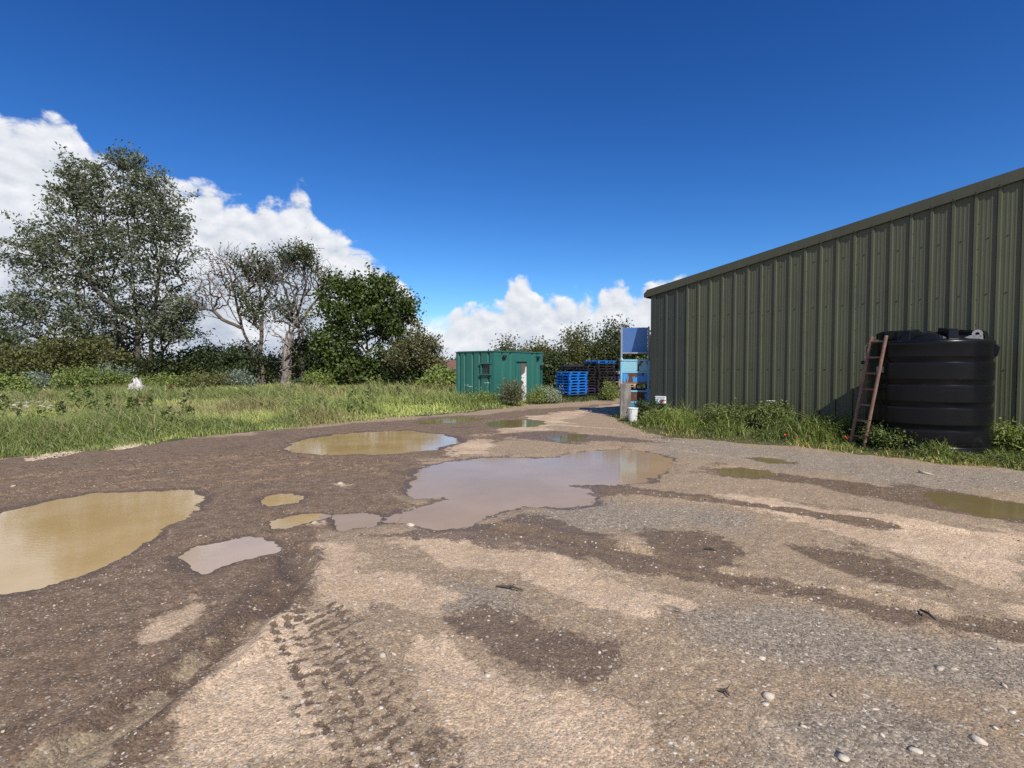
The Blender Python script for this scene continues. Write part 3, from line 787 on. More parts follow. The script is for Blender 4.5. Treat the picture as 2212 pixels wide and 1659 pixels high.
lgo = lg.obj('lifting_eye', simple('scuffed_grey_plastic', (.30, .30, .31), .35, 0, .3, 6), tk, loc=(px_[0], px_[1], 0), rot=(0, 0, view + R(90)))
q = B(); p1, p2 = pol(88, TR - .02, 1.9), pol(88, TR + .07, 1.9)
q.hull8([pol(80, TR - .02, 1.74), pol(80, TR + .03, 1.76), pol(97, TR + .03, 1.76), pol(97, TR - .02, 1.74)], [pol(82, TR - .02, 2.03), pol(82, TR + .06, 1.93), pol(95, TR + .06, 1.93), pol(95, TR - .02, 2.03)])
q.obj('overflow_boss', M['tank'], tk, bevel=.015)
q = B(); a = -92; q.tube([pol(a, TR - .03, 1.66), pol(a, TR + .10, 1.66)], .035, 12); q.obj('outlet_stub', M['black_plastic'], tk)
q = B(); aa = np.linspace(-52, -42, 6)
for a0, a1 in zip(aa[:-1], aa[1:]): q.hull8([pol(a0, TR + .001, 1.46), pol(a1, TR + .001, 1.46), pol(a1, TR + .004, 1.46), pol(a0, TR + .004, 1.46)], [pol(a0, TR + .001, 1.575), pol(a1, TR + .001, 1.575), pol(a1, TR + .004, 1.575), pol(a0, TR + .004, 1.575)])
q.obj('label_plate', simple('worn_grey_label', (.30, .33, .33), .5, 0, .4, 30), tk)
# pale hose over the rim of the tank
q = B().tube([pol(-96, TR + .02, 1.55), pol(-94, TR + .035, 1.80), pol(-90, TR + .03, 1.98), pol(-84, TR - .06, 2.10), pol(-74, TR - .16, 2.18), pol(-66, TR - .28, 2.22)], .013, 8)
ho = q.obj('hose', simple('cream_hose', (.60, .56, .42), .5), None); ho.location = tk.location; tag(ho, 'thin cream hose bent over the rim of the black tank', 'hose')
# ------------------------------------------------------------------ ladder
M['rust'] = simple('rusty_steel', (.20, .112, .082), .75, .2, .35, 9, (.30, .24, .21), .6, bmp=.3)
lb, lt = np.array([6.785, 9.975, 0.0]), np.array([7.085, 9.86, 2.20])
rung = np.array([.25, -.97, 0]); rung /= np.linalg.norm(rung)
lb[2] = gh(lb[0], lb[1]) - .02
ld = empty('ladder', lb, 0, 'rusty metal ladder leaning on the black tank', 'ladder')
for sgn in (-1, 1):
    o_ = rung * .15 * sgn
    B().tube([tuple(o_), tuple(lt - lb + o_ + rung * .0)], .031, 10).obj('rail', M['rust'], ld, smooth=True)
for k2 in range(7):
    f_ = .10 + k2 * .142
    c_ = (lt - lb) * f_; B().tube([tuple(c_ - rung * .15), tuple(c_ + rung * .15)], .020, 8).obj('rung', M['rust'], ld, smooth=True)

# ------------------------------------------------------------------ green cabin
def painted(name, a, rough=.45, dirt=(.10, .10, .06), amt=.35):
    m, t, p, o = new_mat(name)
    c = coords(t); mp = t.new('ShaderNodeMapping'); mp.inputs['Scale'].default_value = (2, 2, .5); t.l.new(c, mp.inputs[0])
    n = t.noise(mp.outputs[0], 3, 8, .65)
    cc = t.mix(n, [v * .8 for v in a], [v * 1.15 for v in a]); cc = t.mix(t.math('MULTIPLY', t.step(n, .55, .7), amt), cc, dirt)
    t.l.new(cc, p.inputs['Base Color']); p.inputs['Roughness'].default_value = rough; bump(t, p, t.noise(c, 2.5, 3), .12, .05); return m
M['cabin'] = painted('green_cabin_paint', (.026, .140, .112))
M['dark_metal'] = simple('dark_metal', (.03, .03, .032), .5)
M['glass_dark'] = simple('dirty_glass', (.05, .055, .06), .12, 0, .3, 8, (.2, .2, .18), .5)
CA = np.array([.63, .777]); CA /= np.linalg.norm(CA)
cabin = empty('cabin', (-.77, 21.7, .02), math.atan2(CA[1], CA[0]), 'dark green metal site cabin with half open door', 'cabin')
CL, CW, CH = 3.55, 2.28, 2.24       # local x: door side, local y: window side, door face is y=0
def rib_face(L, ribs, lo, hi, holes=()):
    """profile points (s, out) of a pressed face: flat with recessed channels"""
    q = [(0, 0)]
    for r_ in ribs: q += [(r_ - .06, 0), (r_ - .045, -.07), (r_ + .035, -.07), (r_ + .085, 0)]
    q.append((L, 0)); return [p for p in q]
def ext_face(prof, z0, z1, along):
    b = B(); n = len(prof)
    for zz in (z0, z1):
        for s, o in prof: b.v.append((s, -o, zz) if along == 'x' else (-o, s, zz))
    for i in range(n - 1): b.f.append((i, i + 1, n + i + 1, n + i))
    return b
def cut(prof, a, bb):
    out = []
    def val(s):
        for (s0_, o0), (s1_, o1) in zip(prof[:-1], prof[1:]):
            if s0_ <= s <= s1_: return o0 + (o1 - o0) * (s - s0_) / max(1e-9, s1_ - s0_)
        return 0
    return [(a, val(a))] + [p for p in prof if a < p[0] < bb] + [(bb, val(bb))]
pf = rib_face(CL, [.55, 1.10, 2.72, 3.12], 0, CH)
D0, D1, DH = 1.50, 2.28, 1.83
for nm, (a, bb, z0, z1) in (('wall', (0, D0, 0, CH)), ('wall', (D1, CL, 0, CH)), ('wall', (D0, D1, DH, CH))):
    ext_face(cut(pf, a, bb), z0, z1, 'x').obj(nm, M['cabin'], cabin)
pf = rib_face(CW, [.30, .80, 1.22, 1.70, 2.05], 0, CH)
W0, W1, WZ0, WZ1 = .18, .72, 1.28, 1.72
for a, bb, z0, z1 in ((0, W0, 0, CH), (W1, CW, 0, CH), (W0, W1, 0, WZ0), (W0, W1, WZ1, CH)):
    ext_face(cut(pf, a, bb), z0, z1, 'y').obj('wall', M['cabin'], cabin)
B().box(.02, CL, CW - .05, CW, 0, CH).box(CL - .05, CL, .02, CW - .051, 0, CH).obj('rear_wall', M['cabin'], cabin)
B().box(-.03, CL + .03, -.03, CW + .03, CH, CH + .035).obj('roof', M['cabin'], cabin)
q = B()
for kk in range(9): q.box(.15 + kk * .41, .25 + kk * .41, -.034, CW + .034, CH + .036, CH + .055)
q.obj('roof_ribs', M['cabin'], cabin)
B().box(.05, CL - .06, .06, CW - .06, .05, .09).obj('floor', simple('ply_floor', (.12, .09, .06), .8), cabin)
wi = empty('window', (0, 0, 0)); wi.parent = cabin
q = B().box(-.05, .04, W0 - .03, W0 + .03, WZ0, WZ1).box(-.05, .04, W1 - .03, W1 + .03, WZ0, WZ1).box(-.075, .04, W0 - .07, W1 + .07, WZ1 - .005, WZ1 + .045).box(-.075, .04, W0 - .07, W1 + .07, WZ0 - .045, WZ0 + .005)
q.obj('frame', M['cabin'], wi)
B().box(.02, .03, W0, W1, WZ0, WZ1).obj('pane', M['glass_dark'], wi)
for kk in range(3): B().box(-.02, -.005, W0 + .13 + kk * .135, W0 + .145 + kk * .135, WZ0, WZ1).obj('bar', M['dark_metal'], wi)
dr = empty('door', (0, 0, 0)); dr.parent = cabin
B().box(D0 - .04, D0, -.035, .05, 0, DH + .04).box(D1, D1 + .04, -.035, .05, 0, DH + .04).box(D0 - .04, D1 + .04, -.036, .049, DH, DH + .035).obj('frame', M['cabin'], dr)
B().box(D0 + .01, D0 + .40, .04, .085, .02, DH - .01).obj('leaf', M['cabin'], dr)
wl = [(D0 + .42, -.10), (D1 - .01, -.10), (D1 - .01, DH - .22), (D1 - .06, DH - .30), (D1 - .09, DH - .42), (D1 - .10, DH - .50), (D1 - .20, DH - .56), (D0 + .43, DH - .64), (D0 + .42, DH - .86), (D0 + .50, DH - .90), (D0 + .58, DH - .96), (D0 + .56, DH - 1.04), (D0 + .42, DH - 1.07)]
B().prism(wl, -.004, .020).obj('white_panel', M['white_plastic'], dr)
B().box(D0 + .41, D1, .03, .04, 0, DH).obj('lining', simple('brown_lining', (.12, .095, .08), .8), dr)
for xx in (.62, 3.10):
    q = B().hull8([(xx - .10, -.10, CH - .26), (xx + .10, -.10, CH - .26), (xx + .06, -.03, CH - .30), (xx - .06, -.03, CH - .30)], [(xx - .11, -.13, CH - .16), (xx + .11, -.13, CH - .16), (xx + .08, -.03, CH - .14), (xx - .08, -.03, CH - .14)])
    q.obj('floodlight', M['dark_metal'], cabin)
q = B().hull8([(3.33, -.09, 1.52), (3.45, -.09, 1.52), (3.42, -.02, 1.46), (3.36, -.02, 1.46)], [(3.30, -.12, 1.66), (3.48, -.12, 1.66), (3.45, -.02, 1.68), (3.33, -.02, 1.68)]).tube([(3.39, -.03, 1.46), (3.39, -.03, .1)], .018, 6)
q.obj('lamp', M['dark_metal'], cabin)

# ------------------------------------------------------------------ pallets
def plastic(name, a, rough=.45):
    return simple(name, a, rough, 0, .22, 5, (.16, .13, .09), .25)
PM = {'blue': plastic('blue_pallet_plastic', (.012, .17, .58)), 'black': plastic('black_pallet_plastic', (.020, .019, .021), .5), 'teal': plastic('teal_pallet_plastic', (.05, .16, .16)),
      'cream': plastic('pale_pallet_wood', (.50, .40, .28), .8), 'navy': plastic('navy_pallet_plastic', (.01, .05, .22)), 'brown': plastic('brown_pallet_wood', (.20, .10, .06), .8), 'purple': plastic('purple_pallet_plastic', (.06, .035, .13))}
PLEN, PWID, PH = 1.2, 1.0, .135
def pallet_meshes():
    d = B()
    for j in range(5):
        y = -PWID / 2 + j * (PWID - .14) / 4; d.box(-PLEN / 2, PLEN / 2, y, y + .14, PH - .030, PH)
    for x in (-PLEN / 2, -.06, PLEN / 2 - .12): d.box(x, x + .12, -PWID / 2 + .001, PWID / 2 - .001, PH - .045, PH - .0305)
    f = B().hull8([(-.055, -.05, .018), (.055, -.05, .018), (.055, .05, .018), (-.055, .05, .018)], [(-.085, -.075, PH - .0455), (.085, -.075, PH - .0455), (.085, .075, PH - .0455), (-.085, .075, PH - .0455)])
    r_ = B().box(-PLEN / 2, PLEN / 2, -.055, .055, 0, .0175)
    return d.mesh('deck'), f.mesh('foot'), r_.mesh('runner')
PMESH = {}
for c_ in PM:
    ms_ = pallet_meshes()
    for me in ms_: me.materials.append(PM[c_])
    PMESH[c_] = ms_
def pallet(colr, loc, rz, label, group, tilt=(0, 0)):
    e = empty('pallet', loc, rz, label, 'pallet', group); e.rotation_euler = (tilt[0], tilt[1], rz)
    d_, f_, r_ = PMESH[colr]
    link('deck', d_, None, e)
    for iy in (-1, 0, 1):
        y = iy * (PWID / 2 - .076)
        link('runner', r_, None, e, (0, y * .965, 0))
        for ix in (-1, 0, 1): link('foot', f_, None, e, (ix * (PLEN / 2 - .086), y, 0))
    return e
ORD = ['bottom', 'second', 'third', 'fourth', 'fifth', 'sixth', 'seventh', 'eighth', 'ninth', 'tenth', 'eleventh', 'twelfth', 'thirteenth', 'fourteenth']
def stack(cols, x, y, rz, where, group, jit=.03, z0=0., step=None):
    n = len(cols); step = step or PH + .003
    for i, c_ in enumerate(cols):
        nm = 'top' if i == n - 1 else (ORD[i] if i == 0 else ORD[i] + ' from bottom')
        pallet(c_, (x + random.uniform(-jit, jit), y + random.uniform(-jit, jit), z0 + i * step), rz + random.uniform(-.03, .03), f'{c_} pallet, {nm} of {where}', group)
zt_ = float(gh(2.7, 25.0)) + .0
ANG = R(36)
stack(['black'] * 2 + ['blue'] * 8, 2.95, 25.15, ANG, 'the blue stack beside the green cabin', 'pallets of the blue stack', .025, zt_)
stack(['black'] * 3 + ['purple'] + ['black'] * 8, 3.85, 26.0, ANG + .06, 'the leaning black stack behind the blue stack', 'pallets of the leaning black stack', .05, zt_)
stack(['black'] * 13 + ['blue'], 4.55, 26.3, ANG - .04, 'the tall black stack capped in blue', 'pallets of the tall black stack', .05, zt_)
pallet('black', (3.2, 26.5, zt_ + 12 * .138 - .10), ANG + .5, 'black pallet laid askew on top between blue and black stacks', 'pallets of the leaning black stack', (.02, -.05))
stack(['black'] * 11, 3.4, 26.9, ANG, 'the black stack hidden behind the blue one', 'pallets of the rear black stack', .05, zt_)
stack(['brown', 'brown', 'brown', 'brown', 'cream', 'cream', 'cream', 'navy', 'navy', 'cream', 'teal', 'black', 'black'], 5.95, 27.9, ANG - .1, 'the mixed stack behind the blue rack', 'pallets of the mixed stack', .05, zt_)

# ------------------------------------------------------------------ rusty blue stillages
def flaking(name, base, rust, amt, scale=2.6):
    m, t, p, o = new_mat(name)
    c = coords(t); mp = t.new('ShaderNodeMapping'); mp.inputs['Scale'].default_value = (1, 1, .7); t.l.new(c, mp.inputs[0])
    n = t.noise(mp.outputs[0], scale, 8, .62, .4); n2 = t.noise(c, 14, 6, .6)
    fl = t.step(n, amt - .012, amt + .012)
    pa = t.mix(n2, [v * .75 for v in base], [min(1, v * 1.3) for v in base])
    st = t.new('ShaderNodeMapping'); st.inputs['Scale'].default_value = (9, 9, .5); t.l.new(c, st.inputs[0])
    pa = t.mix(t.math('MULTIPLY', t.step(t.noise(st.outputs[0], 2, 5, .6), .55, .7), .5), pa, (.25, .33, .32))
    rc = t.mix(n2, (.055, .022, .014), (.16, .065, .035))
    t.l.new(t.mix(fl, rc, pa), p.inputs['Base Color']); t.put(p.inputs['Roughness'], t.lin(fl, 0, 1, .9, .42)); bump(t, p, fl, .3, .004); return m
M['st_pale'] = flaking('flaking_pale_blue', (.22, .46, .55), None, .40)
M['st_blue'] = flaking('flaking_bright_blue', (.025, .26, .60), None, .50, 2.0)
M['st_mid'] = flaking('flaking_mid_blue', (.04, .28, .50), None, .43)
M['st_frame'] = flaking('worn_blue_frame', (.20, .45, .62), None, .33, 5)
M['skip_blue'] = simple('glossy_blue_paint', (.10, .25, .62), .28, 0, .08, 2, (.2, .25, .3), .2)
M['skip_red'] = simple('dull_red_paint', (.28, .035, .03), .5, 0, .15, 3, (.12, .03, .02), .4)
M['grey_steel'] = simple('grey_steel', (.28, .33, .38), .5, .3, .2, 5, (.16, .10, .07), .4)
SW, SD = .84, 1.15
rk = np.array([3.53, 16.42]); RKZ = -.19
ux, uy = np.array([math.cos(RKZ), math.sin(RKZ)]), np.array([-math.sin(RKZ), math.cos(RKZ)])
def rack_at(lx, ly): return rk + ux * lx + uy * ly
def stillage(loc, label, upper, lower, h=.76, leg=.20):
    e = empty('stillage', loc, RKZ, label, 'stillage', 'rusty blue stillages of the corner stack')
    z0 = leg
    for x in (0, SW):
        for y in (0, SD):
            B().box(x - .028, x + .028, y - .028, y + .028, .0, z0 + h + .02).box(x - .05, x + .05, y - .05, y + .05, -.03, .012).obj('post', M['st_frame'], e)
    mid = z0 + h * .5
    for nm, za, zb, mt in (('upper_panel', mid + .03, z0 + h - .03, upper), ('lower_panel', z0 + .06, mid - .03, lower)):
        B().box(.03, SW - .03, -.004, .004, za, zb).obj(nm, mt, e); B().box(.03, SW - .03, SD - .004, SD + .004, za, zb).obj(nm, mt, e)
        B().box(-.004, .004, .03, SD - .03, za, zb).obj(nm, mt, e); B().box(SW - .004, SW + .004, .03, SD - .03, za, zb).obj(nm, mt, e)
    for za in (z0, mid - .03, z0 + h - .03):
        mt = M['st_frame'] if za > z0 + .1 else M['rust']
        B().box(.028, SW - .028, -.018, .018, za, za + .055).box(.028, SW - .028, SD - .018, SD + .018, za, za + .055).box(-.018, .018, .028, SD - .028, za, za + .055).box(SW - .018, SW + .018, .028, SD - .028, za, za + .055).obj('rail', mt, e)
    B().box(.02, SW - .02, .02, SD - .02, z0 + .012, z0 + .03).obj('floor_plate', M['rust'], e)
    return e
gz0 = float(gh(*rack_at(.4, .4)))
stillage((*rack_at(0, 0), gz0), 'lowest rusty blue stillage, behind the grey post', M['st_blue'], M['st_mid'], .72, .12)
stillage((*rack_at(0, 0), gz0 + .87), 'middle stillage with flaking pale blue upper panels', M['st_pale'], M['st_blue'], .76, .20)
def tipper(loc, label, mt, parentname='tipping_skip', dz=.80):
    e = empty(parentname, loc, RKZ, label, 'skip')
    leg, h, back = .22, dz, .28
    for x in (0, SW):
        for y in (0, SD): B().box(x - .026, x + .026, y - .026, y + .026, 0, leg + h + .03).lathe([(.065, -.03), (.03, .06)], 8, (x, y)).obj('post', M['grey_steel'], e)
    B().hull8([(.03, back, leg), (SW - .03, back, leg), (SW - .03, back + .008, leg), (.03, back + .008, leg)], [(.03, -.01, leg + h), (SW - .03, -.01, leg + h), (SW - .03, -.002, leg + h), (.03, -.002, leg + h)]).obj('sloping_front', mt, e)
    B().box(.03, SW - .03, back, SD - .03, leg - .002, leg + .008).obj('floor_plate', M['rust'], e)
    B().box(.03, SW - .03, SD - .03, SD - .02, leg, leg + h).obj('back_panel', mt, e)
    for x in (.028, SW - .034): B().prism([(back, leg), (SD - .03, leg), (SD - .03, leg + h), (0, leg + h)], x, x + .006, 'x').obj('side_panel', mt, e)
    B().box(.028, SW - .028, -.02, .02, leg - .03, leg + .012).box(.028, SW - .028, SD - .02, SD + .02, leg - .03, leg + .012).box(-.02, .02, .028, SD - .028, leg - .03, leg + .012).box(SW - .02, SW + .02, .028, SD - .028, leg - .03, leg + .012).obj('base_frame', M['grey_steel'], e)
    return e
tipper((*rack_at(0, 0), gz0 + .87 + .98), 'glossy blue tipping skip with sloping front, topmost of the corner stack', M['skip_blue'])
r2 = rack_at(1.0, .85)
stillage((*r2, gz0), 'shaded stillage squeezed between blue stack and shed', M['st_mid'], M['st_mid'], .72, .12)
stillage((*r2, gz0 + .87), 'shaded stillage under the red skip', M['st_mid'], M['st_blue'], .76, .2)
tipper((*r2, gz0 + .87 + .98), 'dull red tipping skip half hidden by the shed corner', M['skip_red'], dz=.70)
# black crates seen through the gap of the stack: load of scrap
q = B()
for kk in range(26):
    x, y = random.uniform(.08, .75), random.uniform(.1, .9); s_ = random.uniform(.04, .09)
    q.hull8([(x - s_, y - s_, .735), (x + s_, y - s_, .735), (x + s_, y + s_, .735), (x - s_, y + s_, .735)], [(x - s_ * random.uniform(.2, 1.2), y - s_, .80 + random.uniform(0, .1)), (x + s_ * random.uniform(.2, 1), y - s_, .80 + random.uniform(0, .1)), (x + s_, y + s_ * .6, .85 + random.uniform(0, .08)), (x - s_ * .5, y + s_, .84)])
q.box(.05, SW - .05, .05, SD - .05, .60, .734)
sc = q.obj('scrap_load', M['black_plastic'], None, loc=(*rack_at(0, 0), gz0), rot=(0, 0, RKZ)); tag(sc, 'black plastic scrap heaped in the lowest blue stillage', 'scrap')
# ------------------------------------------------------------------ grey timber post, bucket
M['grey_wood'] = bark('weathered_grey_wood', (.13, .115, .10), (.27, .25, .22))
pp_ = G(1351, 905); B().box(-.16, .16, -.03, .03, -.1, 1.06).obj('timber_board', M['grey_wood'], None, bevel=.008, loc=(3.53, 15.80, gh(3.53, 15.8)), rot=(R(-3), 0, RKZ))
tag(bpy.data.objects['timber_board'], 'weathered grey timber board standing in front of the blue stack', 'board')
bk = empty('bucket', (*G(1367, 912)[:2], float(gh(*G(1367, 912)[:2]))), .4, 'white plastic bucket in the weeds below the blue stack', 'bucket')
bb_ = B().lathe([(.115, 0), (.145, .36), (.155, .36), (.155, .39), (.14, .39), (.11, .02)], 28, cap_top=False); bb_.obj('body', M['white_plastic'], bk, smooth=True)
B().tube([(.15 * math.cos(a), .15 * math.sin(a) * .4 - .13, .34 - .12 * math.sin(a)) for a in np.linspace(0, math.pi, 10)], .005, 6).obj('handle', M['grey_steel'], bk)

# ================================================================== VEGETATION
def ortho(D):
    a = np.where(np.abs(D[:, 2:3]) < .9, [[0., 0, 1]], [[1., 0, 0]]); X = np.cross(D, a); X /= np.linalg.norm(X, axis=1, keepdims=True) + 1e-9
    return X, np.cross(D, X)
def leaves_mesh(name, P, size, cols, dirb=None, aspect=.55, flat=0.):
    """one folded four-cornered leaf per point"""
    n = len(P)
    D = rng.normal(size=(n, 3))
    if dirb is not None: D += np.asarray(dirb)
    D /= np.linalg.norm(D, axis=1, keepdims=True) + 1e-9
    X, Y = ortho(D)
    a = rng.uniform(0, 2 * np.pi, n)[:, None]; Xr = X * np.cos(a) + Y * np.sin(a); N = np.cross(D, Xr)
    if flat:
        N[:, 2] += flat * np.sign(N[:, 2] + 1e-6); N /= np.linalg.norm(N, axis=1, keepdims=True); Xr = np.cross(N, D); Xr /= np.linalg.norm(Xr, axis=1, keepdims=True) + 1e-9
    s = (size * rng.uniform(.6, 1.35, n))[:, None]
    p0, p2 = P - D * s * .5, P + D * s * .5
    p1 = P + Xr * s * .5 * aspect + N * s * .12; p3 = P - Xr * s * .5 * aspect + N * s * .12
    V = np.stack([p0, p1, p2, p3], 1).reshape(-1, 3)
    i = np.arange(n)[:, None] * 4
    F = np.concatenate([i + [[0, 1, 2]], i + [[0, 2, 3]]])
    return np_mesh(name, V, F, col=np.repeat(cols, 4, 0))
def lcols(n, a, b, var=.22, P=None, scale=.6, seed=1):
    t = rng.uniform(0, 1, n)
    if P is not None: t = np.clip(.55 * t + .45 * (fbm(P[:, 0] * 1.0 + P[:, 2] * .7, P[:, 1] + P[:, 2], scale, 3, seed) * 1.6 - .3), 0, 1)
    c = np.array(a)[None] * (1 - t[:, None]) + np.array(b)[None] * t[:, None]
    return c * rng.uniform(1 - var, 1 + var, n)[:, None]
def skeleton(stems, att, seg=.55, up=.25, jit=.12):
    """grow a branch tree through attractor points; returns node arrays"""
    pos, par = [], []
    for st in stems:
        prev = -1; pts = [np.array(p, float) for p in st]
        for a, b in zip(pts[:-1], pts[1:]):
            n = max(1, int(np.linalg.norm(b - a) / seg))
            for k in range(n + (1 if b is pts[-1] else 0)):
                q = a + (b - a) * k / n + (rng.normal(size=3) * jit * .35 if k else 0)
                pos.append(q); par.append(prev); prev = len(pos) - 1
    cap = len(pos) + len(att) * 14
    A = np.zeros((cap, 3)); A[:len(pos)] = pos; n = len(pos)
    Dn = np.zeros((cap, 3)); Dn[:] = (0, 0, 1)
    for i in range(n):
        if par[i] >= 0:
            v_ = A[i] - A[par[i]]; Dn[i] = v_ / (np.linalg.norm(v_) + 1e-9)
    base = np.array(stems[0][0], float)
    order = np.argsort(np.linalg.norm(att - base, axis=1))
    ends = []
    for ai in order:
        a = att[ai]
        d = A[:n] - a; ld_ = np.linalg.norm(d, axis=1) + 1e-9; dd = ld_ * (1 + 1.1 * (1 + np.sum(d * Dn[:n], axis=1) / ld_)) + np.maximum(0, d[:, 2] + .10 * ld_) * .8
        q = int(np.argmin(dd)); p = A[q]; L = np.linalg.norm(a - p)
        if L < .08: continue
        k = max(1, min(12, int(L / seg)))
        prev = q
        mid = rng.normal(size=3) * jit * L * .5; mid[2] -= up * L * .35
        for j in range(1, k + 1):
            t = j / k; pt = p + (a - p) * t + mid * (4 * t * (1 - t)) * .5 + (rng.normal(size=3) * jit * .25 if j < k else 0)
            if n >= cap: break
            A[n] = pt; v_ = pt - A[prev]; Dn[n] = v_ / (np.linalg.norm(v_) + 1e-9); par.append(prev); prev = n; n += 1
        ends.append(prev)
    return A[:n], np.array(par), np.array(ends)
def branch_mesh(name, A, par, tip=.010, power=2.35, rmax=.4, flare=1.0):
    n = len(A); r = np.zeros(n); ch = np.bincount(par[par >= 0], minlength=n)
    acc = np.zeros(n)
    for i in range(n - 1, -1, -1):
        if ch[i] == 0: acc[i] = tip ** power
        if par[i] >= 0: acc[par[i]] += acc[i]
    r = np.minimum(acc ** (1 / power), rmax)
    V, F = [], []
    e = np.nonzero(par >= 0)[0]; p = par[e]
    a, b = A[p], A[e]; D = b - a; L = np.linalg.norm(D, axis=1, keepdims=True) + 1e-9; X, Y = ortho(D / L)
    ra, rb = np.minimum(r[p], r[e] * 1.6)[:, None], r[e][:, None]
    out = 0
    for lo, hi, k in ((0, .03, 3), (.03, .09, 5), (.09, 9, 8)):
        m = (r[e] >= lo) & (r[e] < hi)
        if not m.any(): continue
        q = np.arange(k) * 2 * np.pi / k
        ring = lambda c, rad: c[m][:, None] + rad[m][:, None] * (X[m][:, None] * np.cos(q)[None, :, None] + Y[m][:, None] * np.sin(q)[None, :, None])
        R0, R1 = ring(a - D * .03, ra), ring(b + D * .03, rb)
        v = np.concatenate([R0, R1], 1).reshape(-1, 3); mm = int(m.sum())
        i = (np.arange(mm) * 2 * k)[:, None, None] + np.array([[j, (j + 1) % k, k + (j + 1) % k, k + j] for j in range(k)])[None]
        F.append(i.reshape(-1, 4) + out); V.append(v); out += len(v)
    return np_mesh(name, np.vstack(V), np.vstack(F), smooth=True), r
def ell_pts(ells, hollow=.35, ext=.16):
    out = []
    for c, rad, n in ells:
        d = rng.normal(size=(n, 3)); d /= np.linalg.norm(d, axis=1, keepdims=True)
        f = hollow + (1 - hollow) * rng.uniform(0, 1, (n, 1)) ** .5
        f = np.where(rng.uniform(0, 1, (n, 1)) < ext, f * rng.uniform(1.05, 1.5, (n, 1)), f * .93)
        out.append(np.array(c) + d * np.array(rad) * f)
    return np.vstack(out)
def tree(name, label, cat, stems, ells, leaf=None, bark_mat='bark', group=None, tip=.010, rmax=.35, seg=.55, jit=.12, up=.25, hollow=.35, base=None, ext=.16):
    """leaf: dict(n per end, size, cols (a, b), spread, dirb, share)"""
    base = np.array(base if base is not None else stems[0][0], float)
    att = ell_pts(ells, hollow, ext); att = att[att[:, 2] > base[2] + .12]
    A, par, ends = skeleton(stems, att, seg, up, jit)
    e = empty(name, base, 0, label, cat, group)
    me, r = branch_mesh('trunk', A - base, par, tip, rmax=rmax)
    link('trunk', me, M[bark_mat], e)
    for li in (leaf if isinstance(leaf, list) else [leaf]) if leaf else []:
        en = ends
        thin = np.nonzero(r < li.get('rlim', tip * 2.2))[0]
        sel = thin if li.get('along') else en
        if 'where' in li: sel = sel[[li['where'](A[i]) for i in sel]]
        if li.get('share', 1) < 1:
            f_ = fbm(A[sel][:, 0] + A[sel][:, 2] * .3, A[sel][:, 1] * .6 + A[sel][:, 2], li.get('fq', .9), 3, 71); sel = sel[f_ > np.quantile(f_, 1 - li['share'])]
        P = np.repeat(A[sel], li['n'], 0); P = P + rng.normal(size=P.shape) * np.array(li['spread'])
        P = P[P[:, 2] > base[2] + .05]
        c = lcols(len(P), *li['cols'], P=P)
        me = leaves_mesh('crown', P - base, li['size'], c, li.get('dirb'), li.get('aspect', .55), li.get('flat', 0.))
        link(li.get('name', 'crown'), me, M['leaf'], e)
    return e
def T(px, py, Y): return at(px, py, Y)
def EL(px, py, Y, rx, rz, n, ry=None):
    """ellipsoid given by its photo centre and photo radii at depth Y"""
    k = Y / FPX
    return (T(px, py, Y), (rx * k, (ry if ry else (rx + rz) / 2) * k, rz * k), n)
GREYG = ((.070, .088, .050), (.215, .235, .15))
# ------------------------------------------------------------------ tall grey-green willow
Y1 = 44.0
bs = [T(300, 834, Y1), T(262, 834, Y1), T(320, 834, Y1), T(285, 834, Y1 + 1), T(240, 834, Y1), T(340, 834, Y1 - .5)]
st = [[bs[0], T(298, 720, Y1), T(285, 560, Y1), T(270, 420, Y1), T(262, 345, Y1)],
      [bs[1], T(205, 760, Y1), T(120, 620, Y1 - 1), T(60, 520, Y1 - 1)],
      [bs[2], T(330, 700, Y1), T(348, 560, Y1), T(340, 420, Y1)],
      [bs[3], T(240, 640, Y1 + 1), T(200, 480, Y1 + 1), T(165, 380, Y1 + 1)],
      [bs[4], T(180, 790, Y1), T(80, 730, Y1), T(10, 690, Y1)],
      [bs[5], T(350, 770, Y1), T(385, 690, Y1), T(415, 640, Y1)]]
el = [EL(245, 440, Y1, 105, 105, 300), EL(330, 450, Y1, 62, 85, 170), EL(165, 420, Y1, 60, 60, 90), EL(190, 340 + 55, Y1, 40, 45, 50), EL(270, 345, Y1, 40, 28, 40),
      EL(150, 560, Y1, 110, 90, 260), EL(285, 580, Y1, 110, 110, 330), EL(368, 520, Y1, 38, 70, 80), EL(75, 540, Y1, 55, 60, 80), EL(120, 680, Y1, 110, 60, 170), EL(330, 690, Y1, 85, 60, 170),
      EL(400, 665, Y1, 34, 35, 50), EL(30, 660, Y1, 60, 40, 70), EL(235, 700, Y1, 90, 60, 130), EL(380, 715, Y1, 42, 30, 40)]
tree('willow_tree', 'tallest tree, grey green willow leaning in the wind before the cloud', 'tree', st, el, dict(n=22, size=.29, spread=(.32, .32, .21), cols=GREYG, dirb=(-.9, 0, .15), aspect=.45, along=True, rlim=.036, share=.90, fq=.9), rmax=.36, tip=.019, hollow=.2)
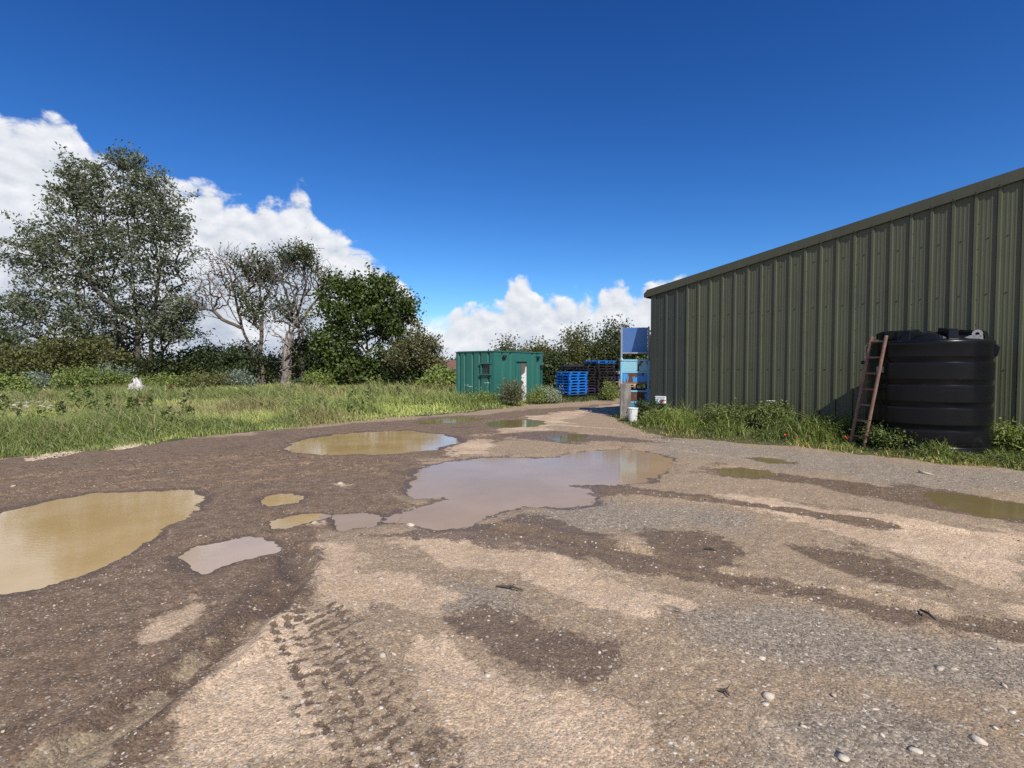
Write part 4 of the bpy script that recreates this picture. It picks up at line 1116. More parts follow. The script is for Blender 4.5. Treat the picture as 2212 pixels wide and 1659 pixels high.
# ------------------------------------------------------------------ two half-dead trees, dead trunk
Y2 = 43.0
DG = ((.045, .060, .025), (.125, .145, .06))
st = [[T(566, 834, Y2), T(548, 770, Y2), T(522, 705, Y2), T(508, 640, Y2), T(490, 570, Y2)], [T(570, 834, Y2), T(562, 760, Y2), T(568, 680, Y2), T(555, 590, Y2), T(545, 550, Y2)], [T(522, 705, Y2), T(480, 640, Y2), T(445, 590, Y2)], [T(520, 708, Y2), T(480, 690, Y2), T(430, 678, Y2)], [T(562, 760, Y2), T(590, 690, Y2), T(600, 620, Y2)]]
el = [EL(500, 595, Y2, 85, 55, 700, 50), EL(455, 625, Y2, 45, 50, 330, 40), EL(555, 585, Y2, 55, 45, 420, 50), EL(545, 670, Y2, 60, 45, 160, 50), EL(430, 655, Y2, 32, 30, 140, 30), EL(500, 555, Y2, 60, 25, 260, 40)]
tree('dying_ash', 'half bare tree with reddish twigs and ivy clumps next to the willow', 'tree', st, el,
     dict(n=16, size=.22, spread=(.30, .30, .30), cols=DG, share=.11, fq=.7), 'bark_pale', rmax=.34, tip=.014, hollow=.1, up=.15, jit=.08)
Y3 = 41.0
st = [[T(655, 834, Y3), T(650, 740, Y3), T(640, 660, Y3), T(620, 590, Y3), T(595, 540, Y3)], [T(640, 690, Y3), T(665, 600, Y3), T(660, 545, Y3)], [T(645, 700, Y3), T(690, 640, Y3), T(700, 590, Y3)], [T(640, 680, Y3), T(585, 640, Y3), T(560, 600, Y3)]]
el = [EL(640, 595, Y3, 70, 55, 620, 55), EL(600, 570, Y3, 45, 42, 300, 40), EL(695, 600, Y3, 36, 45, 330, 40), EL(620, 665, Y3, 60, 40, 200, 50), EL(655, 545, Y3, 30, 20, 140, 30), EL(640, 720, Y3, 40, 40, 90, 30)]
tree('bare_topped_tree', 'sparse tree with bare branch tips behind the pale dead trunk', 'tree', st, el,
     dict(n=14, size=.21, spread=(.30, .30, .30), cols=DG, share=.15, fq=.6), 'bark', rmax=.36, tip=.013, hollow=.1, up=.15, jit=.08)
Y4 = 39.5
b0 = T(617, 838, Y4); b0[2] = 0.02
st = [[b0, T(617, 800, Y4), T(620, 760, Y4), T(628, 725, Y4), T(640, 690, Y4)]]
el = [EL(640, 665, Y4, 40, 35, 70, 30), EL(620, 770, Y4, 20, 62, 150, 12), EL(600, 715, Y4, 25, 14, 30, 14), EL(640, 700, Y4, 25, 25, 60, 20)]
dead = tree('dead_tree', 'pale broken dead tree trunk standing at the field edge', 'tree', st, el, None, 'deadwood', rmax=.36, tip=.020, seg=.35, jit=.22, hollow=.3)
q = B().lathe([(.50, 0), (.34, .4), (.27, 1.0), (.25, 1.7), (.25, 2.4), (.22, 3.0), (.14, 3.7), (.05, 4.3)], 10)
q.v = [(x * (1 + .25 * math.sin(5 * math.atan2(y, x) + z * 3)) + .04 * z, y * (1 + .2 * math.cos(4 * math.atan2(y, x) - z * 2)), z) for x, y, z in q.v]
q.obj('stump_shell', M['deadwood'], dead)
# ------------------------------------------------------------------ oak
Y5 = 40.0
OAK = ((.040, .066, .016), (.135, .175, .045))
bo = T(800, 838, Y5); bo[2] = .02
st = [[bo, T(795, 770, Y5), T(790, 700, Y5), T(785, 640, Y5)], [T(795, 770, Y5), T(740, 700, Y5), T(715, 660, Y5)], [T(795, 760, Y5), T(850, 700, Y5), T(870, 660, Y5)]]
el = [EL(735, 650, Y5, 50, 52, 150), EL(790, 632, Y5, 45, 45, 130), EL(845, 660, Y5, 48, 50, 150), EL(800, 690, Y5, 85, 50, 220), EL(870, 690, Y5, 28, 40, 70), EL(735, 745, Y5, 50, 55, 170), EL(765, 800, Y5, 75, 34, 170), EL(850, 730, Y5, 45, 50, 120), EL(715, 615, Y5, 22, 18, 26), EL(830, 610, Y5, 20, 14, 24), EL(840, 760, Y5, 50, 50, 90)]
tree('oak_tree', 'round leafy green oak at the right end of the tree line', 'tree', st, el, dict(n=20, size=.25, spread=(.28, .28, .18), cols=OAK, aspect=.75, flat=.3, along=True, rlim=.030, share=.85, fq=.9), rmax=.36, tip=.012, ext=.24)
Y6 = 38.0
st = [[T(880, 836, Y6), T(885, 780, Y6), T(905, 720, Y6)], [T(885, 836, Y6), T(915, 770, Y6), T(935, 745, Y6)], [T(875, 836, Y6), T(865, 780, Y6), T(860, 740, Y6)]]
el = [EL(905, 755, Y6, 35, 42, 130), EL(930, 765, Y6, 20, 38, 70), EL(870, 770, Y6, 30, 35, 80), EL(945, 800, Y6, 16, 30, 50)]
tree('thorn_tree', 'small thin brownish thorn tree beside the oak', 'tree', st, el, dict(n=20, size=.20, spread=(.28, .28, .28), cols=((.07, .075, .03), (.20, .19, .08))), rmax=.14, tip=.010)
# ------------------------------------------------------------------ bushes
def bush(label, px, Y, halfw, py_top, py_bot, cols, leaf=.2, n=26, ends=120, group=None, name='bush', asp=.6, flat=.2, lumps=4, zfloor=.02, spread=.26, bark_mat='bark', depth=None):
    b = at(px, py_bot, Y); b[2] = max(zfloor, float(gh(b[0], b[1])))
    k = Y / FPX; topz = at(px, py_top, Y)[2]; hw = halfw * k; H_ = max(.2, topz - b[2])
    dy = depth if depth else min(hw, 2.2)
    els = []
    for i in range(lumps):
        f_ = (i + .5) / lumps * 2 - 1
        hh = H_ * random.uniform(.55, 1.08) * (1 - .15 * abs(f_))
        els.append(((b[0] + f_ * hw * .75, b[1] + random.uniform(-.3, .3) * dy, b[2] + hh * .55), (hw / lumps * 1.7, dy, hh * .48), ends // lumps))
    stems = [[(b[0] + f_ * hw * .35, b[1], b[2] - .05), (b[0] + f_ * hw * .6, b[1], b[2] + H_ * .4)] for f_ in (-1, 0, 1)]
    return tree(name, label, 'bush', stems, els, dict(n=n, size=leaf, spread=(spread,) * 3, cols=cols, aspect=asp, flat=flat), bark_mat, group, tip=.006 if H_ < 2 else .009, rmax=.10, base=b, hollow=.45, ext=.05)
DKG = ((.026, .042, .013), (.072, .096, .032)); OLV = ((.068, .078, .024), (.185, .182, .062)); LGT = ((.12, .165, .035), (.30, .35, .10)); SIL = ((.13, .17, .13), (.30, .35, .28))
g_ = 'bushes under the tree line'
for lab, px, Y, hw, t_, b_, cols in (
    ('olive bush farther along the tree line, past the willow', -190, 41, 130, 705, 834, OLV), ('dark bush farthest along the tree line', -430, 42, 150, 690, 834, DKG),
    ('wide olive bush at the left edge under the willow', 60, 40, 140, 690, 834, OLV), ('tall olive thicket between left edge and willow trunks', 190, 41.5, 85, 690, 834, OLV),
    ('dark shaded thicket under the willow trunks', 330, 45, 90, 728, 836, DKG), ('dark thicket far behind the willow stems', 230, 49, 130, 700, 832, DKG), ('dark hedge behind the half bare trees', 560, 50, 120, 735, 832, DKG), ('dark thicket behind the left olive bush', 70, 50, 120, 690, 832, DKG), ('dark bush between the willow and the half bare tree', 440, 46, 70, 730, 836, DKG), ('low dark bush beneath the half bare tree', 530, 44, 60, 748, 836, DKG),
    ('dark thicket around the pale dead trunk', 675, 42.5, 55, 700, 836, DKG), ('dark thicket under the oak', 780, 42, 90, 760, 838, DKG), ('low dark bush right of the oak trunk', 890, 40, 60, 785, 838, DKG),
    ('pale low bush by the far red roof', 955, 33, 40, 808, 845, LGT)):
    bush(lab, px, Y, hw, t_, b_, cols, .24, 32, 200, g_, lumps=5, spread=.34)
g_ = 'light shrubs along the field edge'
for lab, px, Y, hw, t_, b_, cols in (
    ('bright green shrub left of the white stump', 185, 31, 55, 795, 855, LGT), ('silvery shrub bent by the wind near the left edge', 95, 33, 45, 798, 845, SIL), ('silver green shrub behind the bright green one', 235, 35, 45, 775, 845, SIL),
    ('low green shrub touching the white stump', 262, 32, 28, 815, 850, LGT), ('broad light shrub right of the white stump', 375, 35, 60, 800, 846, LGT), ('light leafy shrub before the half bare tree', 455, 36, 55, 800, 844, OLV), ('pale grey green shrub left of the dead trunk', 515, 37, 30, 806, 842, SIL), ('small leafy shrub at the far left edge', 15, 30, 50, 812, 860, LGT),
    ('small bright shrub at the foot of the oak', 690, 38.5, 32, 806, 842, LGT)):
    bush(lab, px, Y, hw, t_, b_, cols, .15, 24, 120, g_, lumps=4, spread=.22)
g_ = 'hedge bushes behind the pallets'
for lab, px, Y, hw, t_, b_, cols in (
    ('pale twiggy hedge bush directly behind the green cabin', 1085, 33, 42, 722, 850, ((.07, .075, .032), (.16, .155, .075))), ('dark hedge bush right of the pale twiggy one', 1145, 33.5, 45, 716, 850, OLV), ('wide hedge bush above the blue pallets', 1215, 34, 60, 712, 850, OLV),
    ('tallest hedge bush above the black pallets', 1300, 35, 62, 694, 850, ((.04, .055, .016), (.105, .12, .04))), ('hedge bush beside the rack', 1370, 35.5, 45, 700, 850, OLV), ('low hedge bush between cabin and blue pallets', 1195, 29.5, 28, 775, 855, DKG), ('hedge bush peeping over the red skip', 1425, 33, 40, 690, 850, LGT)):
    bush(lab, px, Y, hw, t_, b_, cols, .17, 38, 280, g_, lumps=5, spread=.30)
g_ = 'weed bushes against the shed'
for lab, px, Y, hw, t_, b_, cols in (
    ('tallest weed bush in the verge against the shed', 1590, 13.0, 85, 862, 940, ((.075, .11, .028), (.20, .245, .075))), ('leafy weed bush to the right of the tallest one', 1665, 12.5, 50, 876, 945, ((.075, .11, .028), (.20, .245, .075))), ('weed bush below the socket box', 1440, 14.5, 55, 886, 934, LGT), ('dark bramble in front of the stillages', 1395, 15.2, 34, 868, 925, DKG),
    ('weed bush at the foot of the ladder', 1825, 10.9, 62, 898, 965, ((.07, .10, .026), (.18, .225, .065))), ('tangled weed bush between ladder and tank', 1918, 9.7, 36, 915, 988, ((.07, .10, .026), (.18, .225, .065))), ('weed bush at the right foot of the tank', 2195, 9.3, 60, 920, 995, LGT), ('low weed bush beside the bucket', 1505, 13.7, 50, 896, 944, LGT)):
    bush(lab, px, Y, hw, t_, b_, cols, .075, 26, 190, g_, name='weed_bush', lumps=5, spread=.085, asp=.42, depth=.45)
g_ = 'weeds around the green cabin'
for lab, px, Y, hw, t_, b_, cols in (
    ('tall dry weeds before the cabin door', 1105, 20.9, 26, 820, 876, ((.10, .105, .045), (.22, .20, .10))), ('green weeds at the window side of the cabin', 1040, 20.6, 40, 838, 884, LGT), ('pale variegated bush right of the cabin door', 1185, 22.6, 26, 836, 868, ((.20, .24, .15), (.46, .50, .38))), ('green weeds under the cabin wall by the door', 1160, 22.2, 24, 842, 870, LGT), ('small weeds before the mixed pallets', 1318, 24.5, 14, 828, 862, LGT)):
    bush(lab, px, Y, hw, t_, b_, cols, .085, 26, 110, g_, name='weed_bush', lumps=3, spread=.12, asp=.4, depth=.6)

# ------------------------------------------------------------------ grass
def blades(name, X, Y, h, w, cols, lean=.45, wind=(-.25, 0)):
    n = len(X); z = gh(X, Y)
    a = rng.uniform(0, 2 * np.pi, n); side = np.stack([np.cos(a), np.sin(a), np.zeros(n)], 1) * w[:, None] * .5
    d = np.stack([rng.normal(size=n) * lean + wind[0], rng.normal(size=n) * lean + wind[1], np.ones(n)], 1)
    p = np.stack([X, Y, z - .01], 1)
    m = p + d * [.30, .30, 1] * (h * .55)[:, None]
    t = p + d * [1.0, 1.0, .92] * h[:, None]
    V = np.stack([p - side, p + side, m + side * .8, m - side * .8, t], 1).reshape(-1, 3)
    i = np.arange(n)[:, None] * 5
    F = np.concatenate([i + [[0, 1, 2]], i + [[0, 2, 3]], i + [[3, 2, 4]]])
    return np_mesh(name, V, F, col=np.repeat(cols, 5, 0))
def sample_region(n, sd, lo_py, hi_py, x0=-200, x1=2400):
    """points on the ground spread evenly as seen from the yard"""
    px, py = rng.uniform(x0, x1, n), rng.uniform(lo_py, hi_py, n)
    t = 1760. / (py - 793); return (px - 1106) / FPX * t, t
gxs, gys = sample_region(345000, None, 825, 1060, -900, 1345)
sd = sdf_poly(gxs, gys, FIELD)
sdn = sd + (fbm(gxs, gys, 1.0, 4, 3, .6) - .5) * 1.3 + rng.uniform(-.12, .12, len(sd))
keep = (sdn < 0) & (gys < 46)
# not inside the cabin
ci, si = math.cos(-math.atan2(CA[1], CA[0])), math.sin(-math.atan2(CA[1], CA[0]))
lx, ly = (gxs + .77) * ci - (gys - 21.7) * si, (gxs + .77) * si + (gys - 21.7) * ci
keep &= ~((lx > -.03) & (lx < CL) & (ly > -.03) & (ly < CW))
gxs, gys, sd = gxs[keep], gys[keep], sd[keep]
n = len(gxs)
pn1, pn2, pn3 = fbm(gxs, gys, .35, 4, 11), fbm(gxs, gys, .9, 3, 12), fbm(gxs, gys, .22, 3, 13)
h = np.clip(.07 + (-sd) * .16, .06, .34) * rng.uniform(.5, 1.3, n) * (.35 + pn2 * .8 + 1.1 * sstep(pn1, .48, .66))
w_ = .006 + gys * .0011
light, dark, rust = np.array([.46, .51, .145]), np.array([.20, .245, .070]), np.array([.33, .27, .125])
straw = np.array([.34, .31, .16])
left = np.clip((-gxs - 3) / 14, 0, 1)
k1 = np.clip(sstep(pn1 + left * .16 - .05, .44, .62), 0, 1)[:, None]
c = light * (1 - k1) + dark * k1
k2 = (sstep(pn3 + left * .06, .53, .66) * .55)[:, None]; c = c * (1 - k2) + rust * k2
k3 = (rng.uniform(0, 1, n) < .04 + .10 * pn2)[:, None]; c = np.where(k3, straw, c)
c = c * rng.uniform(.7, 1.3, n)[:, None]
grass = link('grass', blades('grass', gxs, gys, h, w_, c), M['grass'])
tag(grass, 'rough meadow grass on the field left of the track', kind='stuff')
# seed heads and coarse tussocks
xs, ys = sample_region(8000, None, 828, 980, -450, 1200); sd = sdf_poly(xs, ys, FIELD); f_ = fbm(xs, ys, .45, 3, 19)
keep = (sd < -.8) & (ys < 44) & (f_ > .48); lx, ly = (xs + .77) * ci - (ys - 21.7) * si, (xs + .77) * si + (ys - 21.7) * ci
keep &= ~((lx > -.1) & (lx < CL + .1) & (ly > -.1) & (ly < CW + .1))
xs, ys = xs[keep], ys[keep]; n = len(xs)
cc_ = np.where((rng.uniform(0, 1, n) < .5)[:, None], [[.27, .20, .115]], [[.36, .33, .17]]) * rng.uniform(.7, 1.2, n)[:, None]
tag(link('seed_grass', blades('seed_grass', xs, ys, rng.uniform(.35, .75, n), .005 + ys * .0008, cc_, .22), M['grass']), 'tall thin seeding grass stems over the meadow', kind='stuff')
# docks, thistles and nettles standing in the meadow
xs, ys = sample_region(900, None, 830, 960, -300, 1180); sd = sdf_poly(xs, ys, FIELD); keep = (sd < -.7) & (ys < 40) & (fbm(xs, ys, .3, 3, 37) > .42)
lx, ly = (xs + .77) * ci - (ys - 21.7) * si, (xs + .77) * si + (ys - 21.7) * ci
keep &= ~((lx > -.3) & (lx < CL + .3) & (ly > -.3) & (ly < CW + .3)); xs, ys = xs[keep][:70], ys[keep][:70]
PP, CC = [], []
for x, y in zip(xs, ys):
    k_ = rng.integers(40, 90); hh = rng.uniform(.35, .8) * (1 + .01 * y); zz = rng.uniform(0, 1, k_) ** .7
    PP.append(np.stack([x + rng.normal(size=k_) * .22 * (1.1 - zz) + .05, y + rng.normal(size=k_) * .22 * (1.1 - zz), gh(np.array([x]), np.array([y]))[0] + zz * hh], 1))
    pal_ = [((.15, .20, .05), (.32, .37, .11)), ((.14, .15, .06), (.30, .29, .13)), ((.15, .085, .045), (.28, .17, .09)), ((.12, .17, .045), (.26, .32, .10))][rng.choice(4, p=[.38, .27, .07, .28])]
    CC.append(lcols(k_, *pal_))
PP, CC = np.vstack(PP), np.vstack(CC)
tag(link('meadow_weeds', leaves_mesh('meadow_weeds', PP, .13 + .0 * PP[:, 0], CC, (0, 0, .5), .5), M['leaf']), 'docks and thistles standing above the meadow grass', kind='stuff')
# verge weeds in front of the shed, and the strip under the pallets
xs, ys = sample_region(75000, None, 885, 1060, 1290, 2450); sd = sdf_poly(xs, ys, VERGE) + (fbm(xs, ys, 2.2, 3, 23) - .5) * .35
tdist = np.hypot(xs - tc_[0], ys - tc_[1]); keep = (sd < 0) & (tdist > TR + .02)
xs, ys, sd = xs[keep], ys[keep], sd[keep]; n = len(xs); f_ = fbm(xs, ys, 1.1, 3, 25)
h = np.clip(.05 - sd * .28, .04, .26) * rng.uniform(.35, 1.5, n) * (.22 + 2.4 * np.clip(fbm(xs, ys, 2.0, 3, 27) - .38, 0, 1) * 2) * np.where((xs > 6.9) & (ys < 9.9), .55, 1)
kk = sstep(f_, .35, .65)[:, None]; yel = np.array([.46, .38, .12]); grn = np.array([.20, .25, .055])
e_ = np.clip(sstep(sd, -.55, -.0) * .75 + .05, 0, 1)[:, None]
c = grn * (1 - kk * .5) + np.array([.06, .09, .025]) * kk * .5
c = np.where(rng.uniform(0, 1, (n, 1)) < e_ * .7, yel, c) * rng.uniform(.65, 1.3, n)[:, None]
tag(link('verge_weeds', blades('verge_weeds', xs, ys, h, .005 + ys * .0009, c, .6, (0, 0)), M['grass']), 'yellowing grass and weeds along the foot of the shed', kind='stuff')
P = np.stack([xs, ys, gh(xs, ys) + h * .6], 1)[::3]
P = P[rng.uniform(0, 1, len(P)) < sstep(-np.repeat(sd[::3], 1), .1, .5)]
tag(link('verge_leaves', leaves_mesh('verge_leaves', P, .06, lcols(len(P), (.05, .075, .02), (.14, .17, .05)), None, .5, .3), M['leaf']), 'small broad leaves among the verge weeds', kind='stuff')
def weeds_strip(poly_px, n, name, label, hmax, base, seed):
    poly = wp(*poly_px); P_ = np.array(poly)
    x, y = rng.uniform(P_[:, 0].min(), P_[:, 0].max(), n), rng.uniform(P_[:, 1].min(), P_[:, 1].max(), n)
    k_ = sdf_poly(x, y, poly) < 0; x, y = x[k_], y[k_]
    c = np.array(base) * rng.uniform(.6, 1.4, len(x))[:, None]
    tag(link(name, blades(name, x, y, rng.uniform(.3, 1, len(x)) * hmax, np.full(len(x), .028), c, .5), M['grass']), label, kind='stuff')
weeds_strip([(1180, 872), (1260, 868), (1345, 861), (1345, 853), (1260, 857), (1170, 862)], 5000, 'track_grass', 'green grass strip below the pallet stacks', .32, (.10, .13, .04), 5)
# ------------------------------------------------------------------ flowers
M['petal_white'] = simple('white_petals', (.75, .76, .70), .6); M['petal_red'] = simple('poppy_petals', (.62, .035, .012), .5); M['stem'] = simple('green_stem', (.08, .12, .035), .6); M['petal_yellow'] = simple('yellow_petals', (.65, .50, .05), .6)
def poppy(label, px, py, Y):
    t_ = at(px, py, Y); g0 = float(gh(t_[0], t_[1])); hgt_ = max(.08, t_[2] - g0); e = empty('poppy', (t_[0], t_[1], g0), random.uniform(0, 6), label, 'poppy', 'poppies in the verge')
    B().tube([(0, 0, 0), (.02, .01, hgt_ * .5), (0, 0, hgt_)], .004, 5).obj('stem', M['stem'], e)
    for j in range(4):
        a = j * math.pi / 2; b = B(); cx, cy = math.cos(a), math.sin(a); r_ = .030
        b.add([(0, 0, hgt_), (cx * r_ - cy * r_ * .8, cy * r_ + cx * r_ * .8, hgt_ + .035), (cx * r_ * 1.25, cy * r_ * 1.25, hgt_ + .055), (cx * r_ + cy * r_ * .8, cy * r_ - cx * r_ * .8, hgt_ + .035)], [(0, 3, 2, 1)]); b.obj('petal', M['petal_red'], e)
poppy('red poppy near the white offcut against the shed', 1709, 918, 11.9); poppy('red poppy beside the foot of the ladder', 1829, 948, 10.0); poppy('low red poppy at the front edge of the verge', 1697, 943, 10.7)
def umbel(label, px, py, Y, gpx=None):
    t_ = at(px, py, Y); g0 = float(gh(t_[0], t_[1])); H_ = t_[2] - g0; lean = random.uniform(-.12, .12)
    e = empty('hogweed', (t_[0] + lean, t_[1], g0), 0, label, 'flower', 'white umbel flowers')
    B().tube([(0, 0, 0), (-lean * .3, 0, H_ * .5), (-lean, 0, H_ - .03)], .008, 6).obj('stem', M['stem'], e)
    b = B(); k_ = .07 + Y * .002
    for j in range(26):
        a, r_ = random.uniform(0, 6.28), k_ * math.sqrt(random.random()); x, y = -lean + r_ * math.cos(a), r_ * math.sin(a); s_ = k_ * .22
        b.add([(x - s_, y, H_ + random.uniform(-.01, .01)), (x, y - s_, H_), (x + s_, y, H_ + .006), (x, y + s_, H_)], [(0, 1, 2, 3)])
    b.obj('flower_head', M['petal_white'], e)
umbel('upper white umbel flower over the verge against the shed', 1665, 866, 12.6); umbel('lower white umbel flower over the verge against the shed', 1675, 891, 12.5)
umbel('white flower head before the cabin window', 1052, 827, 21.0); umbel('pale umbel flower at the far corner of the cabin', 1008, 832, 22.4); umbel('second pale umbel flower at the far corner of the cabin', 1016, 835, 22.3)
d0 = empty('daisy_patch', (*G(75, 878)[:2], float(gh(*G(75, 878)[:2]))), 0, 'patch of white daisies in the grass at the left', 'flowers')
for j in range(16):
    o_ = G(75 + random.uniform(-48, 48), 872 + random.uniform(-7, 8), .32); zz_ = random.uniform(.26, .36); b = B().lathe([(.01, zz_ - .02), (.06, zz_ + .012), (.045, zz_ + .02), (.0001, zz_ + .022)], 9, cap_bot=False)
    b.obj('daisy', M['petal_white'], d0, loc=tuple(o_ - np.array(d0.location) - [0, 0, .32]))
for j, (px, py, lab) in enumerate(((1507, 905, 'white plastic pipe lying along the foot of the shed'), (1713, 931, 'short white offcut in the weeds beneath a poppy'))):
    o_ = G(px, py, .12); L_ = .75 if j == 0 else .22
    tag(B().tube([(-L_ / 2, 0, 0), (L_ / 2, 0, .0)], .05, 10).obj('pipe_offcut', M['white_plastic'], None, loc=(o_[0], o_[1], .16), rot=(0, 0, shed_rz + .06)), lab, 'pipe')
# ------------------------------------------------------------------ white stump in the field
sb = T(300, 848, 28.5); sb[2] = float(gh(sb[0], sb[1]))
q = B()
for j in range(9):
    a = random.uniform(0, 6.28); r_ = random.uniform(.1, .5); hh = random.uniform(.45, 1.15) * (1 - r_ * .4)
    q.tube([(r_ * math.cos(a), r_ * .6 * math.sin(a), -.05), (r_ * .6 * math.cos(a) + random.uniform(-.1, .1), .3 * r_ * math.sin(a), hh * .6), (r_ * .4 * math.cos(a) + random.uniform(-.18, .18), 0, hh)], [.15, .09, .02], 7)
for j in range(5):
    a = random.uniform(2.4, 4); q.tube([(0, 0, .35), (math.cos(a) * .5, math.sin(a) * .2, .22), (math.cos(a) * .95, math.sin(a) * .3, .02)], [.09, .06, .02], 6)
st_ = q.obj('tree_stump', bark('bleached_wood', (.34, .31, .29), (.66, .62, .60)), None, loc=tuple(sb)); st_.scale = (2.1, 1.3, .95); tag(st_, 'bleached white broken tree stump in the long grass', 'stump')
# ------------------------------------------------------------------ far house and far trees
M['roof_tile'] = simple('far_roof_tiles', (.17, .085, .065), .9, 0, .2, .8); M['render_white'] = simple('white_render', (.75, .74, .70), .8); M['brick'] = simple('red_brick', (.36, .14, .08), .9)
hs_ = at(972, 812, 80); fh = empty('far_house', (hs_[0], hs_[1], 0), R(-24), 'distant house with brown tiled roof and white gable left of the cabin', 'house')
B().box(-4.5, 4.5, 0, 6, 0, 1.3).obj('wall', M['render_white'], fh)
B().prism([(-.4, 1.25), (6.4, 1.25), (3, 2.75)], -4.7, 4.4, 'x').obj('roof', M['roof_tile'], fh)
B().prism([(0, 1.0), (6, 1.0), (3, 2.6)], 4.42, 4.55, 'x').obj('gable', M['render_white'], fh)
hs2 = at(940, 812, 76); fh2 = empty('far_house', (hs2[0], hs2[1], 0), R(15), 'distant red brick house end behind the thorn tree', 'house')
B().box(-1.5, 1.5, 0, 5, 0, 1.4).obj('wall', M['brick'], fh2); B().prism([(-1.7, 1.4), (1.7, 1.4), (0, 2.3)], -.2, 5.2).obj('roof', M['roof_tile'], fh2)
for lab, px, Y, hw, t_ in (('far tree above the distant house roof', 975, 110, 40, 776), ('far tree behind the thorn tree', 925, 120, 40, 770), ('far tree left of the green cabin roof', 1010, 115, 40, 775), ('hazy far tree at the left edge', -40, 75, 80, 640)):
    bush(lab, px, Y, hw, t_, 808, DKG if px > 0 else GREYG, .5, 22, 120, 'far trees beyond the field', name='far_tree', lumps=4, spread=.6)

# ================================================================== STONES AND LITTER
def stone_material():
    m, t, p, o = new_mat('loose_stone'); a = t.attr('col', 'Color'); c = wpos(t)
    t.l.new(t.mix(t.math('MULTIPLY', t.noise(c, 60, 4), .5), a, (.16, .13, .10)), p.inputs['Base Color']); p.inputs['Roughness'].default_value = .85; bump(t, p, t.noise(c, 120, 4), .4, .005); return m
M['stone'] = stone_material()
bm = bmesh.new(); bmesh.ops.create_icosphere(bm, subdivisions=1, radius=1); ICO_V = np.array([v.co[:] for v in bm.verts]); ICO_F = np.array([[v.index for v in f.verts] for f in bm.faces]); bm.free()
TINT = np.array([[.56, .48, .36], [.38, .33, .27], [.25, .215, .18], [.32, .24, .17], [.62, .57, .48], [.45, .34, .24]])
def pebble_cloud(name, X, Y, sz, tint, label, sub=ICO_V, subf=ICO_F):
    n = len(X); k = len(sub)
    s = sz[:, None, None] * rng.uniform(.55, 1.25, (n, 1, 3)) * [1, 1, .6]
    v = sub[None] * (1 + rng.normal(size=(n, k, 1)) * .22)
    v = v * s; a = rng.uniform(0, 6.28, n); ca, sa = np.cos(a)[:, None], np.sin(a)[:, None]
    v = np.stack([v[..., 0] * ca - v[..., 1] * sa, v[..., 0] * sa + v[..., 1] * ca, v[..., 2]], -1)
    v += np.stack([X, Y, gh(X, Y) + sz * .12], 1)[:, None]
    F = (subf[None] + (np.arange(n) * k)[:, None, None]).reshape(-1, 3)
    o = link(name, np_mesh(name, v.reshape(-1, 3), F, col=np.repeat(tint, k, 0)), M['stone']); return tag(o, label, kind='stuff')
OCT_V = np.array([[1, 0, 0], [-1, 0, 0], [0, 1, 0], [0, -1, 0], [0, 0, 1], [.6, .6, -.4], [-.6, -.6, -.4]], float); OCT_F = np.array([[0, 2, 4], [2, 1, 4], [1, 3, 4], [3, 0, 4], [0, 5, 2], [1, 6, 3]])
xs, ys = sample_region(52000, None, 860, 1720, -120, 2330)
pw, dw, gw, mw, fw, vw = gattr(pudw, xs, ys), gattr(dry, xs, ys), gattr(grey, xs, ys), gattr(mud, xs, ys), gattr(field_sd, xs, ys), gattr(verge_sd, xs, ys)
prob = .36 + .26 * gw - .12 * dw - .04 * mw; prob = prob * np.where(fbm(xs, ys, 1.6, 3, 91) > .45, 1, .45)
keep = (pw > .05) & (fw > .1) & (vw > .05) & (rng.uniform(0, 1, len(xs)) < prob); xs, ys, mw = xs[keep], ys[keep], mw[keep]
n = len(xs); sz = .0028 + .007 * rng.beta(1.0, 7, n) * 2 + .00055 * ys
ti = TINT[rng.choice(6, n, p=[.16, .20, .22, .22, .06, .14])] * rng.uniform(.6, 1.15, n)[:, None]
pebble_cloud('gravel', xs, ys, sz, ti, 'small loose gravel all over the yard', OCT_V, OCT_F)
# pale lime heap along the grass edge
def heap(label, poly_px, n, smin, smax, col):
    poly = wp(*poly_px); P_ = np.array(poly); x, y = rng.uniform(P_[:, 0].min(), P_[:, 0].max(), n), rng.uniform(P_[:, 1].min(), P_[:, 1].max(), n); k_ = sdf_poly(x, y, poly) + rng.uniform(-.10, .22, n) * (.6 + fbm(x, y, 4, 3, 5)) < 0; x, y = x[k_], y[k_]
    o = pebble_cloud('limestone_chips', x, y, rng.uniform(smin, smax, len(x)), np.array(col) * rng.uniform(.75, 1.1, (len(x), 1)), label, OCT_V, OCT_F)
heap('heap of pale sandy chips at the grass edge', [(228, 967), (260, 958), (300, 957), (312, 961), (280, 968), (240, 972)], 900, .02, .045, (.66, .54, .36))
heap('streak of pale sandy chips nearer the left edge', [(60, 990), (120, 977), (180, 970), (185, 975), (130, 985), (70, 995)], 700, .015, .035, (.60, .48, .32))
heap('orange brick crumbs along the front of the verge', [(1345, 922), (1420, 944), (1500, 954), (1490, 960), (1410, 951), (1335, 928)], 600, .012, .03, (.50, .34, .24))
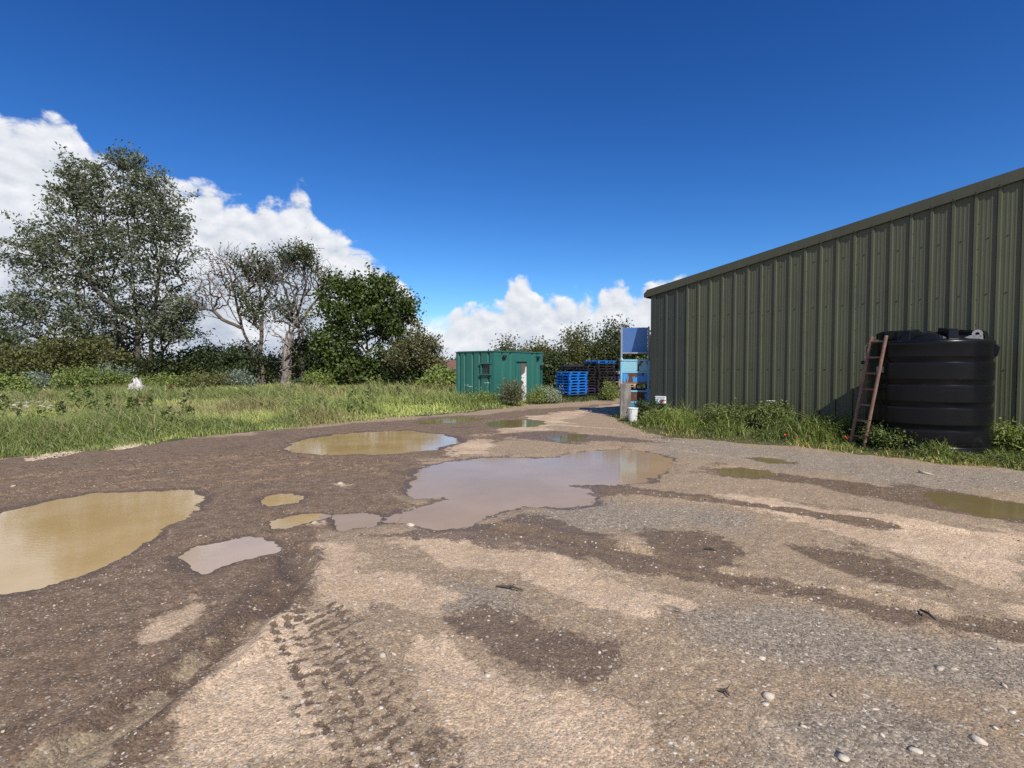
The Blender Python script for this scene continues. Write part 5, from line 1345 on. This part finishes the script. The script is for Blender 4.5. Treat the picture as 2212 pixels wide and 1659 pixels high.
# bigger loose stones, one by one
BIG = [(1643, 1418, 20), (1655, 1505, 34), (1652, 1525, 24), (2030, 1440, 30), (2060, 1440, 22), (1985, 1400, 14), (2110, 1600, 40), (1975, 1620, 26), (1905, 1590, 18), (1820, 1640, 34), (2150, 1570, 22), (1735, 1570, 22), (1800, 1500, 18), (1660, 1480, 14), (945, 1400, 18), (828, 1417, 26), (850, 1412, 18), (1054, 1455, 30), (823, 1532, 22), (822, 1252, 16), (770, 1236, 14), (766, 1306, 16), (743, 1298, 12),
       (1545, 1470, 16), (1295, 1410, 14), (1425, 1540, 14), (1480, 1600, 16), (1250, 1580, 14), (1180, 1600, 12), (1890, 1530, 20), (1350, 1315, 10), (2170, 1480, 22), (2185, 1535, 18), (1600, 1350, 12), (1160, 1400, 12), (310, 1450, 12), (128, 1350, 12), (30, 1050, 16), (200, 1540, 14), (240, 1560, 16), (885, 1130, 30), (680, 1130, 26), (2000, 1024, 24), (735, 1045, 22)]
def zone(px, py):
    if py < 1140: return 'by the puddles'
    if px < 600: return 'on the dark mud at the left'
    if px < 900: return 'on the dry crust near the tyre print'
    if px < 1400: return 'on the dry ground in the middle foreground'
    if py < 1490: return 'on the gravel at the right'
    return 'in the bottom right corner of the yard'
BIG = [b for b in BIG if b[2] >= 14]
ZON = {}
for b in BIG: ZON.setdefault(zone(*b[:2]), []).append(b)
for zn, lst in ZON.items():
    lst.sort()
    for j, (px, py, wpx) in enumerate(lst):
        o_ = G(px, py); s_ = wpx * .5 * o_[1] / FPX
        v = ICO_V * (1 + rng.normal(size=(len(ICO_V), 1)) * .34) * s_ * np.array([rng.uniform(.8, 1.15), rng.uniform(.45, .85), .30])
        me = np_mesh('stone', v, ICO_F, col=np.repeat([np.array([.64, .56, .44]) * rng.uniform(.75, 1.1)], len(v), 0), smooth=False)
        o = link('stone', me, M['stone'], None, (float(o_[0]), float(o_[1]), float(gh(o_[0], o_[1])) + s_ * .05), (random.uniform(-.2, .2), random.uniform(-.2, .2), random.uniform(0, 6.28)))
        nm = 'leftmost' if j == 0 else ('rightmost' if j == len(lst) - 1 else ORD[j] + ' from the left')
        tag(o, f'pale cream stone {zn}, {nm}', 'stone', 'large pale stones on the yard')
for lab, a, b_ in (('thin brown twig on the dry mud mid yard', (1072, 1270), (1130, 1280)), ('short dark stick in the wet streak at the right', (1988, 1316), (2022, 1345)), ('dark twig near the bottom of the yard', (1555, 1700 - 200), (1575, 1512)), ('forked dark twig in the damp patch', (1520, 1185), (1545, 1190))):
    p0, p1 = G(*a), G(*b_); p0[2] = gh(p0[0], p0[1]) + .012; p1[2] = gh(p1[0], p1[1]) + .012; mid = (p0 + p1) / 2 + [.01, .01, .006]
    c_ = (p0 + p1) / 2; q = B().tube([tuple(p0 - c_), tuple(mid - c_), tuple(p1 - c_)], [.007, .009, .004], 6)
    q.tube([tuple(mid - c_), tuple(mid - c_ + np.array([.03, .03, .004]))], [.005, .002], 5)
    tag(q.obj('twig', M['bark'], None, loc=tuple(c_)), lab, 'twig')
